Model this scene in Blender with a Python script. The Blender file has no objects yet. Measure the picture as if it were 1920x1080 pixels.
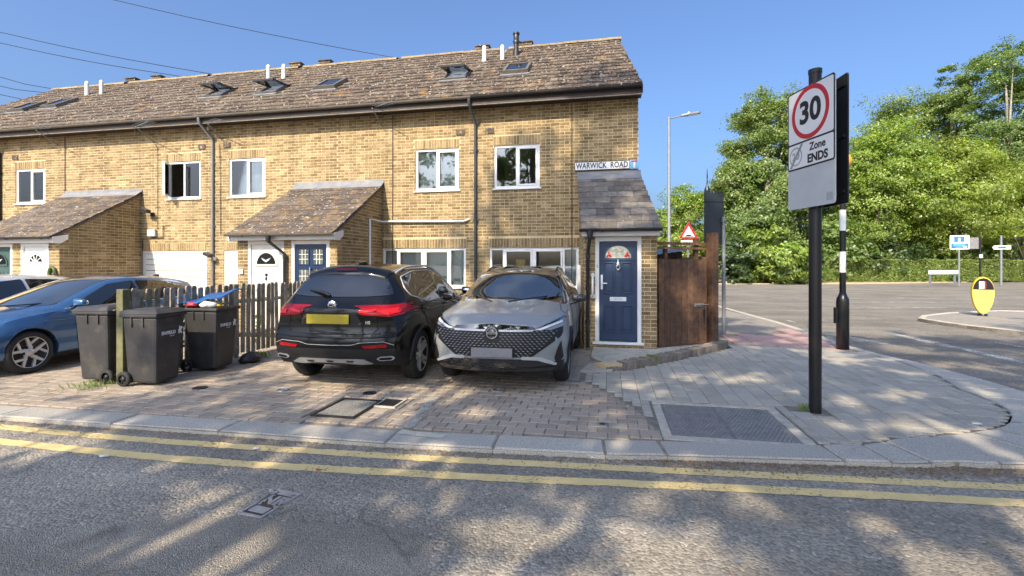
import bpy, bmesh, math, random
import numpy as np
from mathutils import Vector, Matrix, noise as mnoise
from mathutils.bvhtree import BVHTree
random.seed(7); RNG = np.random.default_rng(7)
R = math.radians
scene = bpy.context.scene
COL = scene.collection
# ---------------------------------------------------------------- camera, sky, sun, exposure
FPX, HZ, CX, CH = 900.0, 497.0, 960.0, 1.62      # focal length in photo pixels, horizon row, centre column, eye height
YAW = R(11.3); CS, SN = math.cos(YAW), math.sin(YAW)
cam = bpy.data.cameras.new('camera'); camo = bpy.data.objects.new('camera', cam); COL.objects.link(camo)
cam.sensor_width = 36; cam.lens = 36*FPX/1920; cam.shift_y = -43/1920; cam.clip_start = .05; cam.clip_end = 3000
camo.location = (0, 0, CH); camo.rotation_euler = (R(90), 0, YAW); scene.camera = camo
SUN_AZ, SUN_EL = R(14), R(40)                     # sun behind the camera's left shoulder
SUNV = Vector((-math.sin(SUN_AZ)*math.cos(SUN_EL), -math.cos(SUN_AZ)*math.cos(SUN_EL), math.sin(SUN_EL)))
w = bpy.data.worlds.new("World"); scene.world = w; w.use_nodes = True
nt = w.node_tree; bg = nt.nodes['Background']
sky = nt.nodes.new('ShaderNodeTexSky'); sky.sky_type = 'NISHITA'; sky.sun_disc = False
sky.sun_elevation = SUN_EL; sky.sun_rotation = math.pi + SUN_AZ; sky.air_density = .95; sky.dust_density = 6.0; sky.ozone_density = 8.5
nt.links.new(sky.outputs[0], bg.inputs[0]); bg.inputs[1].default_value = .15
sl = bpy.data.lights.new('sun', 'SUN'); slo = bpy.data.objects.new('sun', sl); COL.objects.link(slo)
sl.energy = 3.5; sl.angle = R(.55); sl.color = (1, .85, .62)
slo.rotation_euler = SUNV.to_track_quat('Z', 'Y').to_euler()
scene.view_settings.view_transform = 'Standard'; scene.view_settings.look = 'None'
scene.view_settings.exposure = .95; scene.view_settings.gamma = 1; scene.view_settings.use_curve_mapping = False
scene.cycles.max_bounces = 8; scene.cycles.diffuse_bounces = 4; scene.cycles.transparent_max_bounces = 12
# ---------------------------------------------------------------- measuring: photo pixel -> place
def ray(px): k = (px-CX)/FPX; return -SN+k*CS, CS+k*SN
def G(px, py, z=0.0):
    t = (CH-z)*FPX/(py-HZ); dx, dy = ray(px); return (dx*t, dy*t)
def V(px, py, Y):
    dx, dy = ray(px); t = Y/dy; return (dx*t, CH+(HZ-py)*t/FPX)
def PJ(x, y, z=0):
    zc = -SN*x+CS*y
    if zc < .05: return (-9999, -9999, zc)
    return (CX+FPX*(CS*x+SN*y)/zc, HZ-FPX*(z-CH)/zc, zc)
# ---------------------------------------------------------------- materials
def nmat(name):
    m = bpy.data.materials.new(name); m.use_nodes = True
    n = m.node_tree.nodes; return m, n, m.node_tree.links, n['Principled BSDF']
def c4(c): return (c[0], c[1], c[2], 1)
def mth(n, l, op, a, b=None):
    x = n.new('ShaderNodeMath'); x.operation = op
    for i, v in enumerate((a, b)):
        if v is None: continue
        if isinstance(v, (int, float)): x.inputs[i].default_value = v
        else: l.new(v, x.inputs[i])
    return x.outputs[0]
def mixc(n, l, f, a, b, bt='MIX'):
    x = n.new('ShaderNodeMix'); x.data_type = 'RGBA'; x.blend_type = bt
    for s, v in ((x.inputs['Factor'], f), (x.inputs[6], a), (x.inputs[7], b)):
        if isinstance(v, (int, float)): s.default_value = v
        elif isinstance(v, tuple): s.default_value = c4(v)
        else: l.new(v, s)
    return x.outputs[2]
def noi(n, l, vec, sc, det=3, ro=.6):
    x = n.new('ShaderNodeTexNoise'); x.inputs['Scale'].default_value = sc; x.inputs['Detail'].default_value = det
    x.inputs['Roughness'].default_value = ro; l.new(vec, x.inputs['Vector']); return x.outputs['Fac']
def ramp(n, l, f, stops, interp='LINEAR'):
    x = n.new('ShaderNodeValToRGB'); e = x.color_ramp.elements; x.color_ramp.interpolation = interp
    while len(e) < len(stops): e.new(.5)
    for i, (p, c) in enumerate(stops):
        e[i].position = p; e[i].color = c4(c) if isinstance(c, tuple) else (c, c, c, 1)
    l.new(f, x.inputs['Fac']); return x.outputs['Color']
def pos(n): return n.new('ShaderNodeNewGeometry').outputs['Position']
def bump(n, l, bs, h, st, dist=.01):
    b = n.new('ShaderNodeBump'); b.inputs['Strength'].default_value = st; b.inputs['Distance'].default_value = dist
    l.new(h, b.inputs['Height']); l.new(b.outputs[0], bs.inputs['Normal'])
def mat(name, col, rough=.6, metal=0, var=.12, vs=6, bs=0, bsc=60, coat=0, spec=.5, dirt=None):
    m, n, l, b = nmat(name); p = pos(n)
    f = noi(n, l, p, vs)
    lo = tuple(c*(1-var) for c in col); hi = tuple(min(1, c*(1+var)) for c in col)
    cc = mixc(n, l, ramp(n, l, f, [(.3, 0.), (.7, 1.)]), lo, hi)
    if dirt: cc = mixc(n, l, ramp(n, l, noi(n, l, p, dirt[1], 5, .7), [(dirt[2], 0.), (dirt[2]+.12, dirt[3])]), cc, dirt[0])
    l.new(cc, b.inputs['Base Color'])
    b.inputs['Roughness'].default_value = rough; b.inputs['Metallic'].default_value = metal
    b.inputs['Coat Weight'].default_value = coat; b.inputs['Coat Roughness'].default_value = .03
    b.inputs['Specular IOR Level'].default_value = spec
    if bs: bump(n, l, b, noi(n, l, p, bsc, 4), bs)
    return m
def piece_mat(name, stops, rough=.85, mott=.25, ms=22, bs=.5, bsc=90, spots=None, spots2=None, big=None, streak=0):
    """one colour drawn per piece, mottled in world space"""
    m, n, l, b = nmat(name)
    g = n.new('ShaderNodeNewGeometry'); oi = n.new('ShaderNodeObjectInfo'); p = g.outputs['Position']
    r = mth(n, l, 'FRACT', mth(n, l, 'ADD', g.outputs['Random Per Island'], oi.outputs['Random']))
    cc = ramp(n, l, r, stops)
    f = noi(n, l, p, ms, 4, .65)
    cc = mixc(n, l, 1.0, cc, ramp(n, l, f, [(.25, 1-mott*1.3), (.75, 1+mott)]), 'MULTIPLY')
    if big: cc = mixc(n, l, ramp(n, l, noi(n, l, p, big[1], 3), [(big[2], 0.), (big[2]+.15, big[3])]), cc, big[0])
    if streak:
        sv = n.new('ShaderNodeVectorMath'); sv.operation = 'MULTIPLY'; sv.inputs[1].default_value = (2.6, 2.6, .22); l.new(p, sv.inputs[0])
        cc = mixc(n, l, 1.0, cc, ramp(n, l, noi(n, l, sv.outputs[0], 1.0, 4, .65), [(.34, 1-streak), (.56, 1.05)]), 'MULTIPLY')
    for s in (spots, spots2):
        if s: cc = mixc(n, l, ramp(n, l, noi(n, l, p, s[1], 3, .6), [(s[2], 0.), (s[2]+.05, s[3])]), cc, s[0])
    l.new(cc, b.inputs['Base Color']); b.inputs['Roughness'].default_value = rough
    bump(n, l, b, noi(n, l, p, bsc, 4, .7), bs)
    return m
def glass_mat(name, tint=(.88, .92, .92), refl=.10, rough=.02):
    m, n, l, b = nmat(name); out = n['Material Output']; n.remove(b)
    t = n.new('ShaderNodeBsdfTransparent'); t.inputs[0].default_value = c4(tint)
    g = n.new('ShaderNodeBsdfGlossy'); g.inputs['Roughness'].default_value = rough
    fr = n.new('ShaderNodeFresnel'); fr.inputs[0].default_value = 1.5
    mx = n.new('ShaderNodeMixShader'); l.new(mth(n, l, 'ADD', mth(n, l, 'MULTIPLY', fr.outputs[0], 1.6), refl-.04), mx.inputs[0])
    l.new(t.outputs[0], mx.inputs[1]); l.new(g.outputs[0], mx.inputs[2]); l.new(mx.outputs[0], out.inputs[0]); return m
def leaf_mat(name, a, b2, c, tr=.48):
    a, b2, c = (tuple(v*1.37 for v in q) for q in (a, b2, c))
    m, n, l, b = nmat(name); out = n['Material Output']; n.remove(b)
    g = n.new('ShaderNodeNewGeometry')
    cc = ramp(n, l, g.outputs['Random Per Island'], [(0, a), (.5, b2), (1, c)])
    cc = mixc(n, l, 1.0, cc, ramp(n, l, noi(n, l, g.outputs['Position'], .5, 3), [(.3, .65), (.7, 1.3)]), 'MULTIPLY')
    d = n.new('ShaderNodeBsdfDiffuse'); t = n.new('ShaderNodeBsdfTranslucent'); gl = n.new('ShaderNodeBsdfGlossy'); gl.inputs['Roughness'].default_value = .45
    l.new(cc, d.inputs[0]); l.new(mixc(n, l, 1.0, cc, (1.25, 1.3, .6), 'MULTIPLY'), t.inputs[0])
    mx = n.new('ShaderNodeMixShader'); mx.inputs[0].default_value = tr; l.new(d.outputs[0], mx.inputs[1]); l.new(t.outputs[0], mx.inputs[2])
    m2 = n.new('ShaderNodeMixShader'); m2.inputs[0].default_value = .05; l.new(mx.outputs[0], m2.inputs[1]); l.new(gl.outputs[0], m2.inputs[2])
    l.new(m2.outputs[0], out.inputs[0]); return m

def asphalt(k_=1.0):
    m, n, l, b = nmat('asphalt'); p = pos(n)
    vo = n.new('ShaderNodeTexVoronoi'); vo.inputs['Scale'].default_value = 52; l.new(p, vo.inputs['Vector'])
    cc = ramp(n, l, vo.outputs['Color'], [(.08, (.16, .144, .122)), (.5, (.245, .22, .182)), (.84, (.30, .268, .22)), (.97, (.45, .40, .33))])
    cc = mixc(n, l, 1.0, cc, ramp(n, l, noi(n, l, p, .55, 4), [(.3, .72), (.7, 1.22)]), 'MULTIPLY')
    cc = mixc(n, l, ramp(n, l, noi(n, l, p, 2.2, 6, .75), [(.58, 0.), (.75, .55)]), cc, (.24, .21, .165))
    st = n.new('ShaderNodeVectorMath'); st.operation = 'MULTIPLY'; st.inputs[1].default_value = (.10, 1.5, 1); l.new(p, st.inputs[0])
    cc = mixc(n, l, 1.0, cc, ramp(n, l, noi(n, l, st.outputs[0], 1.0, 4, .6), [(.3, .74), (.7, 1.18)]), 'MULTIPLY')
    cc = mixc(n, l, ramp(n, l, noi(n, l, p, 1.4, 2), [(.66, 0.), (.72, .55)]), cc, (.06, .056, .052))
    # worn patch joints and cracks
    vc = n.new('ShaderNodeTexVoronoi'); vc.feature = 'DISTANCE_TO_EDGE'; vc.inputs['Scale'].default_value = .42
    wob = n.new('ShaderNodeVectorMath'); wob.operation = 'ADD'; l.new(p, wob.inputs[0])
    nz = n.new('ShaderNodeTexNoise'); nz.inputs['Scale'].default_value = 1.6; nz.inputs['Detail'].default_value = 5; l.new(p, nz.inputs['Vector'])
    sc = n.new('ShaderNodeVectorMath'); sc.operation = 'SCALE'; sc.inputs['Scale'].default_value = .7; l.new(nz.outputs['Color'], sc.inputs[0]); l.new(sc.outputs[0], wob.inputs[1])
    l.new(wob.outputs[0], vc.inputs['Vector'])
    crack = ramp(n, l, vc.outputs['Distance'], [(.001, 1.), (.007, 0.)])
    cc = mixc(n, l, mth(n, l, 'MULTIPLY', crack, ramp(n, l, noi(n, l, p, .9, 2), [(.5, 0.), (.65, .6)])), cc, (.05, .047, .042))
    cc = mixc(n, l, 1.0, cc, (k_, k_, k_), 'MULTIPLY')
    l.new(cc, b.inputs['Base Color']); b.inputs['Roughness'].default_value = .88
    h = mth(n, l, 'ADD', mth(n, l, 'MULTIPLY', vo.outputs['Distance'], -1.0), mth(n, l, 'MULTIPLY', noi(n, l, p, 30, 4), .8))
    bump(n, l, b, h, .65, .013); return m
def worn_paint(name, col, thr=.42):
    m, n, l, b = nmat(name); p = pos(n); out = n['Material Output']
    cc = mixc(n, l, noi(n, l, p, 9, 4), tuple(c*.72 for c in col), col)
    l.new(cc, b.inputs['Base Color']); b.inputs['Roughness'].default_value = .75
    bump(n, l, b, noi(n, l, p, 70, 3), .5)
    t = n.new('ShaderNodeBsdfTransparent'); mx = n.new('ShaderNodeMixShader')
    f = mth(n, l, 'ADD', mth(n, l, 'MULTIPLY', noi(n, l, p, 38, 5, .75), .75), mth(n, l, 'MULTIPLY', noi(n, l, p, 2.5, 3), .35))
    l.new(ramp(n, l, f, [(thr, 0.), (thr+.05, 1.)]), mx.inputs[0])
    l.new(t.outputs[0], mx.inputs[1]); l.new(b.outputs[0], mx.inputs[2]); l.new(mx.outputs[0], out.inputs[0]); return m

M = {}
M['brick'] = piece_mat('stock_brick', [(0, (.195, .132, .06)), (.15, (.245, .17, .08)), (.45, (.30, .216, .108)), (.75, (.345, .255, .135)), (.93, (.43, .32, .175)), (1, (.35, .235, .135))], mott=.35, ms=30, bs=.6, big=((.19, .15, .09), .45, .54, .45), streak=.32)
M['mortar'] = mat('mortar', (.62, .49, .285), .95, var=.18, vs=2.5, bs=.4, bsc=50)
M['tile'] = piece_mat('roof_tile', [(0, (.045, .033, .025)), (.3, (.088, .063, .044)), (.6, (.125, .094, .067)), (.85, (.098, .064, .043)), (1, (.17, .135, .095))], mott=.45, ms=13, bs=.7, bsc=40,
    spots=((.60, .55, .45), 15, .60, .85), spots2=((.36, .20, .06), 2.3, .62, .5), big=((.09, .075, .055), .45, .53, .5))
M['tile_dark'] = piece_mat('porch_tile', [(0, (.07, .053, .042)), (.5, (.105, .082, .064)), (1, (.145, .115, .09))], mott=.35, ms=12, bs=.6, bsc=40,
    spots=((.55, .53, .48), 15, .615, .85), spots2=((.24, .15, .065), 4.5, .55, .6), big=((.06, .05, .045), 1.3, .52, .55))
M['tile_slate'] = piece_mat('slate_tile', [(0, (.105, .092, .08)), (.5, (.15, .132, .115)), (1, (.20, .178, .155))], mott=.35, ms=12, bs=.5, bsc=40, spots=((.5, .47, .43), 13, .67, .8))
M['ridge'] = piece_mat('ridge_tile', [(0, (.22, .165, .09)), (.5, (.31, .24, .12)), (1, (.22, .17, .12))], mott=.3, ms=14)
M['paver'] = piece_mat('brown_paver', [(0, (.30, .245, .19)), (.4, (.36, .298, .235)), (.8, (.40, .335, .265)), (1, (.42, .32, .25))], mott=.22, ms=50, bs=.6, bsc=130, big=((.24, .21, .18), .9, .52, .35))
M['slab'] = piece_mat('grey_slab', [(0, (.345, .318, .268)), (.5, (.395, .365, .31)), (1, (.44, .405, .345))], mott=.18, ms=45, bs=.5, bsc=150, big=((.36, .33, .27), 1.1, .55, .4))
M['redslab'] = piece_mat('red_slab', [(0, (.42, .27, .24)), (1, (.48, .32, .29))], mott=.15, ms=40, bs=.6, bsc=60)
M['kerb'] = piece_mat('granite_kerb', [(0, (.40, .375, .33)), (.5, (.46, .43, .375)), (1, (.50, .465, .40))], mott=.45, ms=90, bs=.5, bsc=120)
M['joint'] = mat('joint_sand', (.24, .205, .165), .95, var=.3, vs=8, bs=.5)
M['asphalt'] = asphalt(1.26)  # side road asphalt, colour lightened to lift the shade lying on it
M['asphalt_far'] = mat('sunbleached_asphalt', (.27, .25, .215), .9, var=.2, vs=.4, bs=.3, bsc=50)
M['patch'] = mat('patch_asphalt', (.27, .245, .21), .9, var=.2, vs=9, bs=.5, bsc=90)
M['yellow'] = worn_paint('yellow_paint', (.84, .64, .29), .43)
M['whiteline'] = worn_paint('white_road_paint', (.72, .70, .63), .53)
M['soil'] = mat('soil', (.19, .155, .10), .95, var=.3, vs=.6, bs=.6, bsc=20)
M['verge'] = mat('dry_verge', (.42, .33, .20), .95, var=.25, vs=.5, bs=.5, bsc=12)
M['concrete'] = mat('concrete', (.46, .42, .35), .9, var=.2, vs=9, bs=.4, bsc=70, dirt=((.22, .2, .17), 5, .55, .6))
M['white'] = mat('white_upvc', (.80, .80, .80), .35, var=.03, spec=.5)
M['whitepaint'] = mat('white_paint', (.78, .765, .73), .5, var=.06, vs=3, dirt=((.55, .5, .42), 4, .62, .35))
M['glass'] = glass_mat('window_glass')
M['glass_dark'] = mat('dark_glass', (.012, .015, .016), .03, var=.0, spec=.7)
M['blind'] = mat('pale_blind', (.82, .85, .86), .7, var=.05)
M['net'] = mat('net_curtain', (.74, .73, .70), .8, var=.08, vs=18)
M['curtain'] = mat('brown_curtain', (.48, .41, .35), .85, var=.2, vs=12)
M['room'] = mat('room_wall', (.62, .59, .54), .9)
M['amber'] = mat('amber_lit_sheet', (.75, .45, .12), .7)  # amber colour stands in for the yellow light inside one window
M['darkplastic'] = mat('black_plastic', (.022, .022, .024), .4, var=.2)
M['gutter'] = mat('grey_gutter', (.135, .12, .10), .5, var=.2, vs=3)
M['fascia'] = mat('dark_fascia', (.035, .024, .022), .6)
M['lead'] = mat('lead_flashing', (.24, .245, .26), .5, metal=.15, var=.22, vs=5, bs=.3, bsc=12)
M['navy'] = mat('navy_paint', (.018, .042, .098), .4, var=.08, vs=20, bs=.08, bsc=160)
M['navy2'] = mat('blue_gloss', (.010, .028, .085), .3, var=.1)
M['cream'] = mat('cream_door', (.72, .70, .63), .4, var=.04)
M['satin'] = mat('satin_trim', (.50, .50, .51), .32, metal=.25, var=.05)
M['coverpale'] = mat('worn_pale_iron', (.40, .365, .345), .5, metal=.15, var=.2, vs=14, bs=.3)
M['chrome'] = mat('chrome', (.75, .75, .75), .12, metal=1, var=.02)
M['silver'] = mat('satin_silver', (.55, .55, .55), .3, metal=1, var=.05)
M['black'] = mat('black_paint', (.012, .012, .013), .3, var=.2, spec=.5)
M['galv'] = mat('galvanised_steel', (.25, .265, .28), .45, metal=.4, var=.12, vs=9)
M['timber'] = piece_mat('brown_timber', [(0, (.085, .044, .024)), (.5, (.125, .065, .036)), (1, (.175, .095, .054))], rough=.7, mott=.45, ms=9, bs=.4, bsc=30)
M['picket'] = piece_mat('weathered_picket', [(0, (.22, .20, .165)), (.5, (.29, .26, .215)), (1, (.37, .33, .27))], mott=.35, ms=14, bs=.5, bsc=40, spots2=((.09, .11, .04), 3, .56, .6))
M['post'] = piece_mat('green_post', [(0, (.125, .13, .055)), (1, (.16, .155, .08))], mott=.35, ms=9, bs=.5, bsc=30)
M['bin'] = mat('bin_plastic', (.042, .041, .043), .48, var=.22, vs=5, dirt=((.10, .088, .066), 5, .55, .5))
M['rubber'] = mat('rubber', (.020, .020, .021), .75, var=.2, bs=.2)
M['stud'] = mat('worn_iron', (.27, .265, .265), .4, metal=.4, var=.3, vs=9)
M['iron'] = mat('cast_iron', (.23, .225, .225), .45, metal=.3, var=.3, vs=12, bs=.5, bsc=60, dirt=((.2, .15, .1), 7, .56, .5))
M['signwhite'] = mat('sign_white', (.80, .81, .81), .4, var=.02)
M['signgrey'] = mat('sign_grey', (.52, .55, .57), .45, var=.05)
M['signred'] = mat('sign_red', (.55, .015, .03), .4, var=.03)
M['signblack'] = mat('sign_black', (.012, .012, .012), .5)
M['signfaded'] = mat('sign_faded', (.38, .40, .40), .5)
M['signblue'] = mat('sign_blue', (.02, .16, .50), .4)
M['signlblue'] = mat('sign_pale_blue', (.22, .50, .72), .45)
M['bolyellow'] = mat('bollard_yellow', (.80, .52, .02), .4, var=.04)
M['amberglobe'] = mat('amber_globe', (.85, .42, .03), .25)
M['bark'] = mat('bark', (.17, .14, .105), .9, var=.3, vs=4, bs=.6, bsc=14)
M['barkpale'] = mat('pale_bark', (.33, .30, .24), .85, var=.25, vs=3, bs=.4, bsc=14)
M['bluelid'] = mat('blue_lid', (.022, .10, .30), .4)
M['paper'] = mat('paper', (.75, .74, .72), .8)
M['redpaper'] = mat('red_packet', (.45, .03, .04), .5)
M['leafA'] = leaf_mat('leaf_bright', (.12, .19, .03), (.17, .24, .035), (.24, .29, .045))
M['leafB'] = leaf_mat('leaf_mid', (.085, .14, .03), (.12, .185, .042), (.17, .22, .065))
M['leafC'] = leaf_mat('leaf_pale', (.11, .165, .04), (.15, .205, .05), (.20, .25, .075))
M['leafD'] = leaf_mat('leaf_dark', (.035, .07, .02), (.055, .095, .027), (.09, .13, .03))
M['leafH'] = leaf_mat('leaf_hedge', (.10, .15, .025), (.14, .19, .035), (.19, .23, .05))
M['leafY'] = leaf_mat('leaf_yellow', (.135, .195, .026), (.19, .25, .034), (.26, .285, .045))
M['litter'] = piece_mat('dead_leaf', [(0, (.15, .10, .06)), (.5, (.27, .17, .09)), (.8, (.36, .24, .12)), (1, (.44, .38, .28))], mott=.2, bs=.1)
# ---------------------------------------------------------------- mesh building
OFF = {}
def tag(o, label=None, cat=None, group=None, kind=None):
    if label: o['label'] = label
    if cat: o['category'] = cat
    if group: o['group'] = group
    if kind: o['kind'] = kind
    return o
def thing(name, label, cat, loc=(0, 0, 0), rz=0, group=None, local=False):
    o = bpy.data.objects.new(name, None); COL.objects.link(o); o.location = loc; o.rotation_euler = (0, 0, rz)
    o.empty_display_size = .1; OFF[o.name] = Vector((0, 0, 0)) if local else Vector(loc)
    return tag(o, label, cat, group)
def put(name, me, parent, loc=(0, 0, 0), rot=None, scale=None, kind=None, label=None):
    o = bpy.data.objects.new(name, me); COL.objects.link(o)
    off = Vector((0, 0, 0))
    if parent is not None:
        o.parent = parent; off = OFF.get(parent.name, Vector((0, 0, 0)))
    OFF[o.name] = off
    o.location = Vector(loc)-off if (parent is not None) else Vector(loc)
    if rot is not None: o.rotation_euler = rot
    if scale is not None: o.scale = scale
    if kind: o['kind'] = kind
    if label: o['label'] = label
    return o
class MB:
    def __init__(s): s.v = []; s.f = []; s.m = []; s.sm = []
    def add(s, vs, fs, m=0, X=None, smooth=False):
        b = len(s.v)
        if X is not None: vs = [X @ Vector(q) for q in vs]
        s.v += [tuple(q) for q in vs]; s.f += [tuple(i+b for i in f) for f in fs]; s.m += [m]*len(fs); s.sm += [smooth]*len(fs); return s
    def bx(s, x0, x1, y0, y1, z0, z1, m=0, X=None):
        if x0 > x1: x0, x1 = x1, x0
        if y0 > y1: y0, y1 = y1, y0
        if z0 > z1: z0, z1 = z1, z0
        return s.add([(x0, y0, z0), (x1, y0, z0), (x1, y1, z0), (x0, y1, z0), (x0, y0, z1), (x1, y0, z1), (x1, y1, z1), (x0, y1, z1)],
            [(0, 3, 2, 1), (4, 5, 6, 7), (0, 1, 5, 4), (1, 2, 6, 5), (2, 3, 7, 6), (3, 0, 4, 7)], m, X)
    def tube(s, pts, r, n=8, m=0, caps=True, smooth=True, X=None):
        pts = [Vector(p) for p in pts]; k = len(pts); rs = r if isinstance(r, (list, tuple)) else [r]*k
        vs = []; fs = []; ref = None
        for i, p in enumerate(pts):
            d = (pts[min(i+1, k-1)]-pts[max(i-1, 0)]).normalized()
            if ref is None or abs(ref.dot(d)) > .95: ref = Vector((0, 0, 1)) if abs(d.z) < .9 else Vector((1, 0, 0))
            a = d.cross(ref).normalized(); b = a.cross(d).normalized(); ref = b
            for j in range(n):
                t = 2*math.pi*j/n; vs.append(p+(a*math.cos(t)+b*math.sin(t))*rs[i])
        for i in range(k-1):
            for j in range(n): fs.append((i*n+j, i*n+(j+1) % n, (i+1)*n+(j+1) % n, (i+1)*n+j))
        s.add(vs, fs, m, X, smooth)
        if caps: s.add(vs[:n], [tuple(range(n))], m, X); s.add(vs[-n:], [tuple(reversed(range(n)))], m, X)
        return s
    def prism(s, poly, a, b, plane='xz', m=0, X=None):
        n = len(poly)
        mk = {'xz': lambda p, q: (p[0], q, p[1]), 'yz': lambda p, q: (q, p[0], p[1]), 'xy': lambda p, q: (p[0], p[1], q)}[plane]
        vs = [mk(p, a) for p in poly]+[mk(p, b) for p in poly]
        fs = [tuple(range(n)), tuple(reversed(range(n, 2*n)))]+[(i, i+n, (i+1) % n+n, (i+1) % n) for i in range(n)]
        return s.add(vs, fs, m, X)
    def lathe(s, prof, n=24, m=0, X=None, smooth=True):
        vs = []; fs = []; k = len(prof)
        for r, z in prof:
            for j in range(n):
                t = 2*math.pi*j/n; vs.append((r*math.cos(t), r*math.sin(t), z))
        for i in range(k-1):
            for j in range(n): fs.append((i*n+j, i*n+(j+1) % n, (i+1)*n+(j+1) % n, (i+1)*n+j))
        return s.add(vs, fs, m, X, smooth)
    def mesh(s, name, mats, off=(0, 0, 0), fix=True):
        me = bpy.data.meshes.new(name)
        o = Vector(off); me.from_pydata([Vector(q)-o for q in s.v], [], s.f)
        for x in (mats if isinstance(mats, (list, tuple)) else [mats]): me.materials.append(x)
        me.polygons.foreach_set('material_index', s.m); me.polygons.foreach_set('use_smooth', s.sm)
        if fix:
            bm = bmesh.new(); bm.from_mesh(me); bmesh.ops.recalc_face_normals(bm, faces=bm.faces); bm.to_mesh(me); bm.free()
        me.update(); return me
    def build(s, name, mats, parent=None, bevel=0, kind=None, label=None, fix=True):
        off = OFF.get(parent.name, Vector((0, 0, 0))) if parent is not None else Vector((0, 0, 0))
        me = s.mesh(name, mats, off, fix)
        o = bpy.data.objects.new(name, me); COL.objects.link(o)
        if parent is not None: o.parent = parent
        OFF[o.name] = off
        if bevel:
            b = o.modifiers.new('bevel', 'BEVEL'); b.width = bevel; b.segments = 2; b.limit_method = 'ANGLE'; b.angle_limit = R(40)
        if kind: o['kind'] = kind
        if label: o['label'] = label
        return o
def copy_tree(o, parent=None):
    c = o.copy(); COL.objects.link(c); OFF[c.name] = OFF.get(o.name, Vector((0, 0, 0)))
    if parent is not None: c.parent = parent
    for ch in list(o.children): copy_tree(ch, c)
    return c
def npmesh(name, verts, k, material):
    """verts (N*k,3): N separate k-gons"""
    me = bpy.data.meshes.new(name); nv = len(verts); nf = nv//k
    me.vertices.add(nv); me.vertices.foreach_set('co', np.asarray(verts, np.float32).ravel())
    me.loops.add(nv); me.loops.foreach_set('vertex_index', np.arange(nv, dtype=np.int32))
    me.polygons.add(nf); me.polygons.foreach_set('loop_start', np.arange(0, nv, k, dtype=np.int32))
    me.materials.append(material); me.update(calc_edges=True); return me
def text_mesh(body, size, mat_, bold=0, ext=.002, align='CENTER', space=1):
    cu = bpy.data.curves.new('lettering', 'FONT'); cu.body = body; cu.size = size; cu.extrude = ext; cu.offset = bold
    cu.align_x = align; cu.align_y = 'CENTER'; cu.space_character = space; cu.resolution_u = 4
    o = bpy.data.objects.new('lettering', cu); COL.objects.link(o)
    dg = bpy.context.evaluated_depsgraph_get(); me = bpy.data.meshes.new_from_object(o.evaluated_get(dg)); bpy.data.objects.remove(o)
    me.materials.clear(); me.materials.append(mat_); return me
def arc(cx, cy, r, a0, a1, n): return [(cx+r*math.cos(a0+(a1-a0)*i/n), cy+r*math.sin(a0+(a1-a0)*i/n)) for i in range(n+1)]
def struct(name, label=None): pass
# ---------------------------------------------------------------- ground, road, kerb, paving
def inpoly(x, y, P):
    c = False; n = len(P)
    for i in range(n):
        x1, y1 = P[i]; x2, y2 = P[(i+1) % n]
        if (y1 > y) != (y2 > y) and x < (x2-x1)*(y-y1)/(y2-y1)+x1: c = not c
    return c
def sheet(name, poly, z, m, kind='structure', th=.3):
    o = MB().prism(poly, z-th, z, 'xy').build(name, m); o['kind'] = kind; return o
ROADZ = -.05
g = MB().add([(-1500, -1500, -.36), (1500, -1500, -.36), (1500, 1500, -.36), (-1500, 1500, -.36)], [(0, 1, 2, 3)]).build('ground', M['soil']); g['kind'] = 'structure'
KP = [(-30, 3.3), (-14, 3.72), (-6.35, 3.98), (-3.8, 4.05), (-2, 4.08), (-1, 4.14), (0, 4.21), (.5, 4.29), (1.87, 4.45), (2.4, 4.51), (2.85, 4.62)]
KP += arc(2.85, 7.02, 2.4, R(-84), R(0), 10)+[(5.22, 8), (5.12, 9), (4.9, 9.8), (4.76, 11), (4.86, 13), (4.8, 15), (4.4, 20), (3.6, 30), (2.4, 42)]
sheet('road', [(-90, -7)]+[(120, -7), (120, 71), (44, 59.5), (22, 47.3), (11, 44.5), (2.4, 42)]+[(x-.15, y+.15) for x, y in reversed(KP[:-1])]+[(-90, 2)], ROADZ, M['asphalt'])
sheet('main_road', [(5.35, 4.6), (60, 9), (120, 40), (120, 70.5), (44, 59.2), (22, 47.0), (11, 44.2), (3, 41.8), (3.7, 30), (4.5, 20), (4.9, 15), (4.95, 13), (4.86, 11), (5.0, 9.8), (5.22, 9), (5.32, 8), (5.35, 7)], ROADZ+.002, asphalt(.84), th=.002)  # same asphalt in a darker copy, because this road lies in sun
sheet('verge', [(2.4, 42), (11, 44.5), (22, 47.3), (44, 59.5), (120, 71), (160, 140), (-60, 140), (-60, 42)], .03, M['verge'])
sheet('far_pavement', [(-90, -7.0), (-90, -12), (120, -12), (120, -7.0)], .05, M['concrete'])
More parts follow.
